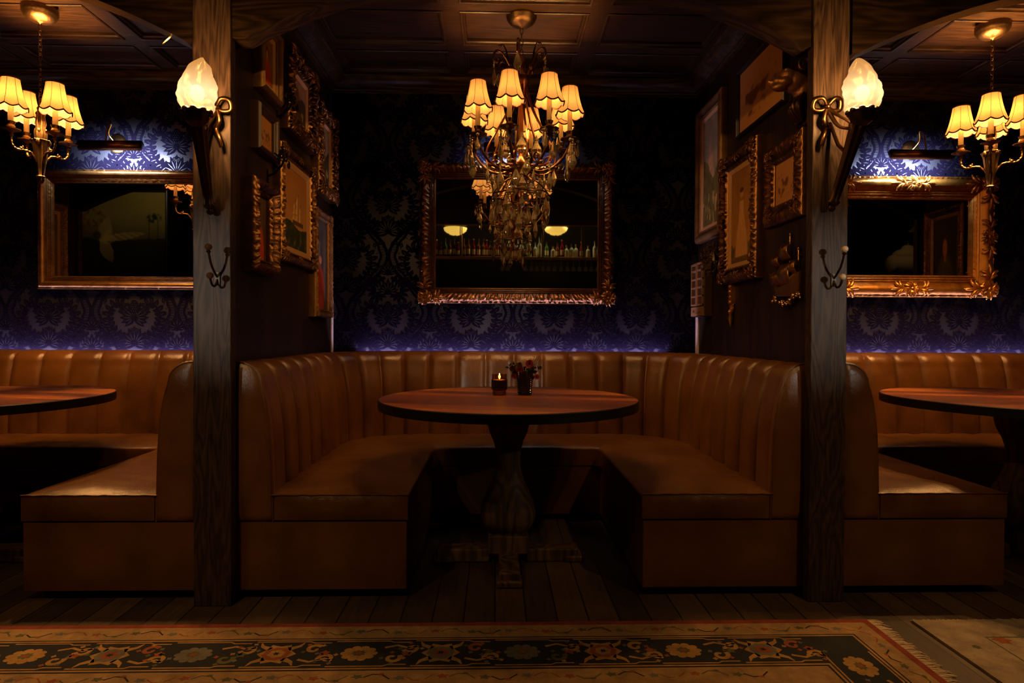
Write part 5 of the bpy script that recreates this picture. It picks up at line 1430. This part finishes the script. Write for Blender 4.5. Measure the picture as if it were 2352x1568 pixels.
# wrought iron scroll brackets on the left divider, in front of the small frames
def iron(y, z, label, s=1.0):
    root = empty('scroll_bracket', (XL, y, z), PI / 2, label=label, cat='iron bracket', group='wrought iron scroll brackets on the left wall')
    m = MB()
    for sg in (-1, 1):
        sp = spiral((sg * 0.032 * s, 0.03 * s), 0.030 * s, 1.35, PI / 2, sg, 24, 0.2); m.tube([(a, -0.075, b) for a, b in sp], 0.0042, 7)
        sp = spiral((sg * 0.062 * s, -0.002), 0.020 * s, 1.2, PI / 2, -sg, 18, 0.2); m.tube([(a, -0.078, b) for a, b in sp], 0.0035, 7)
    m.tube(spline([(0, 0, -0.07 * s), (0, -0.04, -0.05 * s), (0, -0.075, 0.0), (0, -0.075, 0.05 * s)], 6), 0.005, 8)
    m.build('scrollwork', 'iron', root); m = MB(); m.box(-0.010, 0.010, -0.006, 0, -0.10 * s, -0.04 * s); m.build('wall_plate', 'iron', root)
p = atx(624, 212, XL + 0.07); iron(3.10, 2.20, 'black iron scroll bracket in front of the red portrait, upper of two')
p = atx(622, 345, XL + 0.07); iron(2.975, 1.875, 'black iron scroll bracket below the small brown print, lower of two')
# small gilt fragment top-left of the carved frame, and brass bar on the left arch
q = atx(661, 103, XL + 0.04)
root = empty('gilt_finial', (XL, q.y, q.z - 0.03), PI / 2, label='small gilt carved finial high on the left wall below the arch', cat='wall ornament')
m = MB(); scroll_cluster(m, 0, 0.03, -0.006, 0.028, 4, 4); m.lathe([(0, -0.05), (0.008, -0.03), (0.012, 0), (0.006, 0.03)], (0, -0.014, 0.03), 10); m.build('carving', 'gold_old', root)
q = at(392, 96, 2.50)
root = empty('bird_figure', (q.x, 2.475, q.z), label='tiny gold bird figure on the underside of the left arch', cat='figurine')
m = MB(); m.tube(spline([(-0.020, 0, -0.020), (-0.006, 0, -0.006), (0.010, 0, 0.008), (0.018, 0, 0.016)], 5), lambda t: 0.0055 * math.sin(PI * (0.12 + 0.8 * t)) + 0.001, 8); m.ball((0.014, 0, 0.012), 0.0055); m.tube([(0.0, 0, 0.0), (0.0, 0, 0.05)], 0.0012, 5); m.build('body', 'polished_brass', root)

# ------------------------------------------------------------------ what the mirrors show: the bar behind the camera
YBAR = -2.2; YM2 = 2 * (YW - 0.015)
def vm(px, py, yreal): return at(px, py, YM2 - yreal)       # pixel in a mirror -> point of the reflected room at y = yreal
def reflect(px, py, yreal):
    v = vm(px, py, yreal); return Vector((v.x, yreal, v.z))
zs = reflect(1200, 592, YBAR).z
root = empty('bar_shelf', (0.4, YBAR, zs - 0.05), label='overhead wooden bar shelf carrying bottles, seen in the middle mirror', cat='shelf')
m = MB(); m.box(-2.6, 2.6, -0.20, 0.16, 0.0, 0.05); m.build('shelf_board', 'light_wood', root, bevel=0.004)
zr = reflect(1200, 522, YBAR).z
m = MB(); m.box(-2.2, 3.0, YBAR + 0.10, YBAR + 0.14, zr, 3.70); struct(m.build('trim_9', 'frame_black', smooth=0))
root = empty('bar_rail_frame', (0.4, YBAR, zs - 0.05), label='brass uprights and top rail in front of the bottles, seen in the middle mirror', cat='rail')
m = MB(); m.box(-2.6, 2.6, 0.141, 0.150, zr - zs + 0.045, zr - zs + 0.07); m.build('rail', 'brass', root)
for px in (1057, 1061, 1151, 1245, 1247, 1336, 1342, 985, 1420):
    x = reflect(px, 560, YBAR + 0.14).x - 0.4; m = MB(); m.tube([(x, 0.150, 0.051), (x, 0.150, zr - zs + 0.044)], 0.008, 8); m.build('upright', 'brass', root)
for px in (1046, 1277):
    q = reflect(px, 524, YBAR - 0.08)
    root = empty('bowl_pendant', (q.x, YBAR - 0.08, q.z), label='yellow glowing glass bowl pendant over the bar, %s one in the middle mirror' % ('left' if px < 1100 else 'right'), cat='pendant lamp')
    m = MB(); m.lathe([(0.0, -0.125), (0.05, -0.120), (0.10, -0.105), (0.115, -0.085), (0.15, -0.075), (0.185, -0.045), (0.200, 0.0), (0.195, 0.003), (0.0, 0.01)], seg=36); m.build('glass_bowl', 'bowl_glow', root)
    m = MB(); m.lathe([(0, -0.145), (0.012, -0.135), (0.02, -0.122), (0.0, -0.118)], seg=14); m.build('finial', 'dark_bronze', root)
    m = MB(); m.tube([(0, 0, 0.0), (0, 0, 3.69 - q.z)], 0.008, 8); m.build('rod', 'dark_bronze', root)
for bx in (-0.75, -0.1, 0.75, 1.35):
    point('bar_fill_light', (bx, YBAR + 0.06, zr + 0.12), 14.0, (1.0, 0.74, 0.32), 0.03)  # added fill hidden behind the valance to brighten the bottles
# bottles
def bottle_proto(kind):
    r, h, neck, mat, cap = kind
    root = empty('bottle', (0, 0, 0)); m = MB()
    m.lathe([(0.0, 0.0), (r, 0.0), (r, h * 0.55), (r * 0.85, h * 0.63), (neck, h * 0.72), (neck, h * 0.93), (neck * 1.15, h * 0.94), (neck * 1.15, h * 0.96)], seg=18); m.build('glass_body', mat, root)
    m = MB(); m.lathe([(neck * 1.2, h * 0.93), (neck * 1.2, h * 1.0)], seg=12); m.build('cap', cap, root)
    m = MB(); rows = [[((r + 0.0008) * math.cos(t), (r + 0.0008) * math.sin(t), z) for t in [PI * (0.15 + 0.7 * k / 8) for k in range(9)]] for z in (h * 0.14, h * 0.42)]; m.grid(rows); m.build('paper_label', 'bottle_paper', root)
    return root
plain('bottle_paper', (0.55, 0.46, 0.26), 0.7)
for nm, col, tr in (('bottle_clear', (0.75, 0.80, 0.62), 0.6), ('bottle_green', (0.12, 0.26, 0.10), 0.6), ('bottle_amber', (0.22, 0.07, 0.02), 0.5), ('bottle_red', (0.30, 0.015, 0.02), 0.5)):
    n = NT(nm); n.set(Base_Color=col, Roughness=0.08, Transmission_Weight=tr); MATS[nm] = n.m
KINDS = {'clear': (0.042, 0.30, 0.013, 'bottle_clear', 'screw_plate'), 'green': (0.040, 0.32, 0.013, 'bottle_green', 'black_metal'), 'amber': (0.038, 0.28, 0.014, 'bottle_amber', 'black_metal'), 'red': (0.036, 0.27, 0.015, 'bottle_red', 'brass'), 'squat': (0.045, 0.21, 0.016, 'bottle_clear', 'brass')}
protos = {k: bottle_proto(v) for k, v in KINDS.items()}; used = set()
seq = [(1002, 'red'), (1012, 'amber'), (1022, 'green'), (1033, 'amber'), (1043, 'amber'), (1052, 'red'), (1065, 'amber'), (1076, 'amber'), (1087.5, 'red'), (1099, 'amber'), (1110, 'amber'), (1117, 'red'), (1127, 'amber'), (1137, 'amber'), (1147, 'red'), (1157, 'green'), (1169, 'clear'), (1180, 'clear'), (1190, 'clear'), (1198, 'clear'), (1207, 'green'), (1217, 'clear'), (1230, 'clear'), (1239, 'clear'), (1256, 'green'), (1270, 'squat'), (1281, 'amber'), (1291, 'red'), (1301, 'squat'), (1313, 'squat'), (1324, 'squat'), (1336, 'red'), (1351, 'squat'), (1366, 'clear'), (1375, 'squat')]
nmk = {'clear': 'tall clear glass bottle on the reflected bar shelf', 'green': 'dark green bottle on the reflected bar shelf', 'amber': 'amber bottle with cream label on the reflected bar shelf', 'red': 'deep red bottle on the reflected bar shelf', 'squat': 'short clear square-shouldered bottle on the reflected bar shelf'}
for px, k in seq:
    o = protos[k] if k not in used else copy_tree(protos[k]); used.add(k)
    o.location = (reflect(px, 590, YBAR + 0.08).x, YBAR + 0.06 + 0.05 * math.sin(px), zs)
    s_ = 1 + 0.12 * math.sin(px * 1.7); o.scale = (0.86, 0.86, s_)
    tag(o, nmk[k], 'bottle', '%s bottles on the bar shelf' % k)
# hanging stem glasses
g0 = empty('stem_glass', (0, 0, 0))
m = MB(); m.lathe([(0.034, 0.0), (0.034, -0.003), (0.006, -0.006), (0.004, -0.012), (0.004, -0.080), (0.010, -0.090), (0.030, -0.115), (0.040, -0.150), (0.040, -0.175), (0.0385, -0.175), (0.0385, -0.150), (0.028, -0.118), (0.0, -0.095)], seg=20); m.build('glass_body', 'glassware', g0)
gx = [1153, 1166, 1207, 1221, 1233, 1247, 1260, 1274, 1289, 1303, 1317, 1331, 1345, 1358, 1372]
for i, px in enumerate(gx):
    o = g0 if i == 0 else copy_tree(g0)
    o.location = (reflect(px, 615, YBAR + 0.05).x, YBAR + 0.06, zs - 0.051)
    tag(o, 'upside-down stem glass hanging under the reflected bar shelf', 'glass', 'stem glasses hanging under the bar shelf')
# wide painting with a flying bird, reflected in the left mirror
def paint_bird(u, v):
    c = mixc((0.055, 0.045, 0.015), (0.20, 0.165, 0.045), sst(0.35, 0.8, v) * (0.7 + 0.5 * nz2(u, v, 2)))
    if v < 0.42 + 0.1 * nz2(u, v, 4): c = mixc(c, (0.012, 0.010, 0.006), 0.85)
    t = ell(u, v, 0.12, 0.66, 0.16, 0.20) * sst(0.45, 0.75, nz2(u, v, 22)); c = mixc(c, (0.16, 0.045, 0.02), t)
    for (cu, cv, a, L, w_) in ((0.24, 0.46, 1.30, 0.27, 0.075), (0.27, 0.44, 1.0, 0.16, 0.05), (0.24, 0.42, -1.1, 0.26, 0.075), (0.30, 0.46, 0.14, 0.46, 0.045), (0.22, 0.44, 0.1, 0.2, 0.05)):
        du, dv = (u - cu), (v - cv); x = (du * math.cos(a) + dv * math.sin(a)) / L; y = (-du * math.sin(a) + dv * math.cos(a)) / w_
        if -0.1 < x < 1 and abs(y) < math.sin(PI * min(1, max(0, x * 0.8 + 0.18))): c = mixc(c, (0.46, 0.33, 0.12), (0.75 - 0.4 * abs(math.sin(y * 13 + x * 5))) * (1 - 0.4 * x))
    c = mixc(c, (0.05, 0.035, 0.015), ell(u, v, 0.17, 0.50, 0.055, 0.05))
    t = ell(u, v, 0.86, 0.70, 0.10, 0.06) * sst(0.3, 0.6, nz2(u, v, 16)); c = mixc(c, (0.015, 0.02, 0.01), t)
    for cu in (0.80, 0.86, 0.90):
        if abs(u - cu) < 0.004 and 0.40 < v < 0.68: c = (0.02, 0.02, 0.01)
    return c
YA = -1.30
m = MB(); m.box(-7.9, -3.2, YA - 0.1, YA, 0, 3.7); struct(m.build('wall_room_left', 'black_wall', smooth=0))
a = reflect(382, 640, YA); b = reflect(190, 440, YA)
root = empty('bird_painting', ((a.x + b.x) / 2, YA, a.z), PI, label='wide dusky painting of a flying bird, reflected in the left mirror', cat='painting')
w_, h_ = abs(a.x - b.x), b.z - a.z
m = frame_mesh(w_ + 0.06, h_ + 0.06, [(0, 0), (0, 0.03), (0.012, 0.036), (0.03, 0.025), (0.03, 0.01)]); o = m.build('frame', 'frame_black', root); o.location = (0, 0, -0.03)
canvas(w_, h_, lambda u, v: paint_bird(1 - u, v), 0, 0.012, 'canvas', root, 0.012)
spot('painting_spot', (a.x + 0.9, YA + 1.3, 3.6), ((a.x + b.x) / 2 + 0.2, YA, b.z - 0.2), 22, (1.0, 0.9, 0.6), 60, 1.0, 0.03)
# bust in a fringed cape, skull and cabinet, reflected in the right mirror
YC = -1.2
a = reflect(2035, 628, YC); b = reflect(2133, 562, YC)
cx = (a.x + b.x) / 2
root = empty('black_cabinet', (cx + 0.1, YC - 0.1, 0), label='tall black cabinet under the caped bust, reflected in the right mirror', cat='cabinet')
m = MB(); m.box(-0.7, 0.7, -0.25, 0.25, 0.0, a.z - 0.001); m.build('carcass', 'frame_black', root, bevel=0.005)
for sx in (-1, 1):
    m = MB(); m.box(min(0.01 * sx, 0.66 * sx), max(0.01 * sx, 0.66 * sx), 0.25, 0.27, 0.1, a.z - 0.1); d_ = m.build('door', 'frame_black', root, bevel=0.004)
    m = MB(); m.ball((0.06 * sx, 0.285, a.z * 0.5), 0.014); m.build('handle', 'brass', d_)
w_ = abs(b.x - a.x); h_ = b.z - a.z
root = empty('caped_bust', (cx, YC, a.z + h_ * 0.08), label='tailor bust in a tan fringed cape, reflected in the right mirror', cat='dress form')
blobs('cape', 'linen_cape', root, [((0, 0, h_ * 0.28), (w_ * 0.42, 0.15, h_ * 0.34)), ((0, 0, h_ * 0.55), (w_ * 0.36, 0.13, h_ * 0.24)), ((w_ * 0.38, 0, h_ * 0.25), (w_ * 0.12, 0.10, h_ * 0.30)), ((-w_ * 0.38, 0, h_ * 0.25), (w_ * 0.12, 0.10, h_ * 0.30)), ((0, 0, h_ * 0.78), (w_ * 0.14, 0.07, h_ * 0.14))], 0.012, 6)
m = MB(); m.lathe([(0.05, h_ * 0.8), (0.045, h_ * 0.95), (0.055, h_ * 0.98), (0.02, h_ * 1.0), (0.012, h_ * 1.05), (0.0, h_ * 1.08)], seg=18); m.build('neck_stand', 'frame_black', root)
q = reflect(2125, 520, YC)
root = empty('steer_skull', (q.x, YC - 0.2, q.z), label='bleached animal skull above the caped bust, reflected in the right mirror', cat='skull')
blobs('skull', 'bone', root, [((0, 0, 0), (0.07, 0.05, 0.06)), ((-0.06, 0.03, -0.03), (0.06, 0.03, 0.035)), ((-0.12, 0.04, -0.05), (0.04, 0.02, 0.022))], 0.008, 3)
m = MB(); m.tube(spline([(0.02, 0, 0.04), (0.0, 0.02, 0.12), (-0.06, 0.03, 0.20)], 6), lambda t: 0.018 * (1 - 0.8 * t), 8); m.tube(spline([(0.05, 0, 0.03), (0.12, 0.02, 0.08), (0.16, 0.02, 0.17)], 6), lambda t: 0.018 * (1 - 0.8 * t), 8); m.build('horn', 'bone', root)
m = MB(); m.tube([(0, -0.04, 0), (0, -0.04, -(q.z - a.z))], 0.010, 8); m.build('stand', 'frame_black', root)
spot('bust_spot', (cx - 0.5, YC + 1.5, 3.5), (cx, YC, a.z + 0.2), 14, (1.0, 0.78, 0.45), 34, 1.0, 0.03)
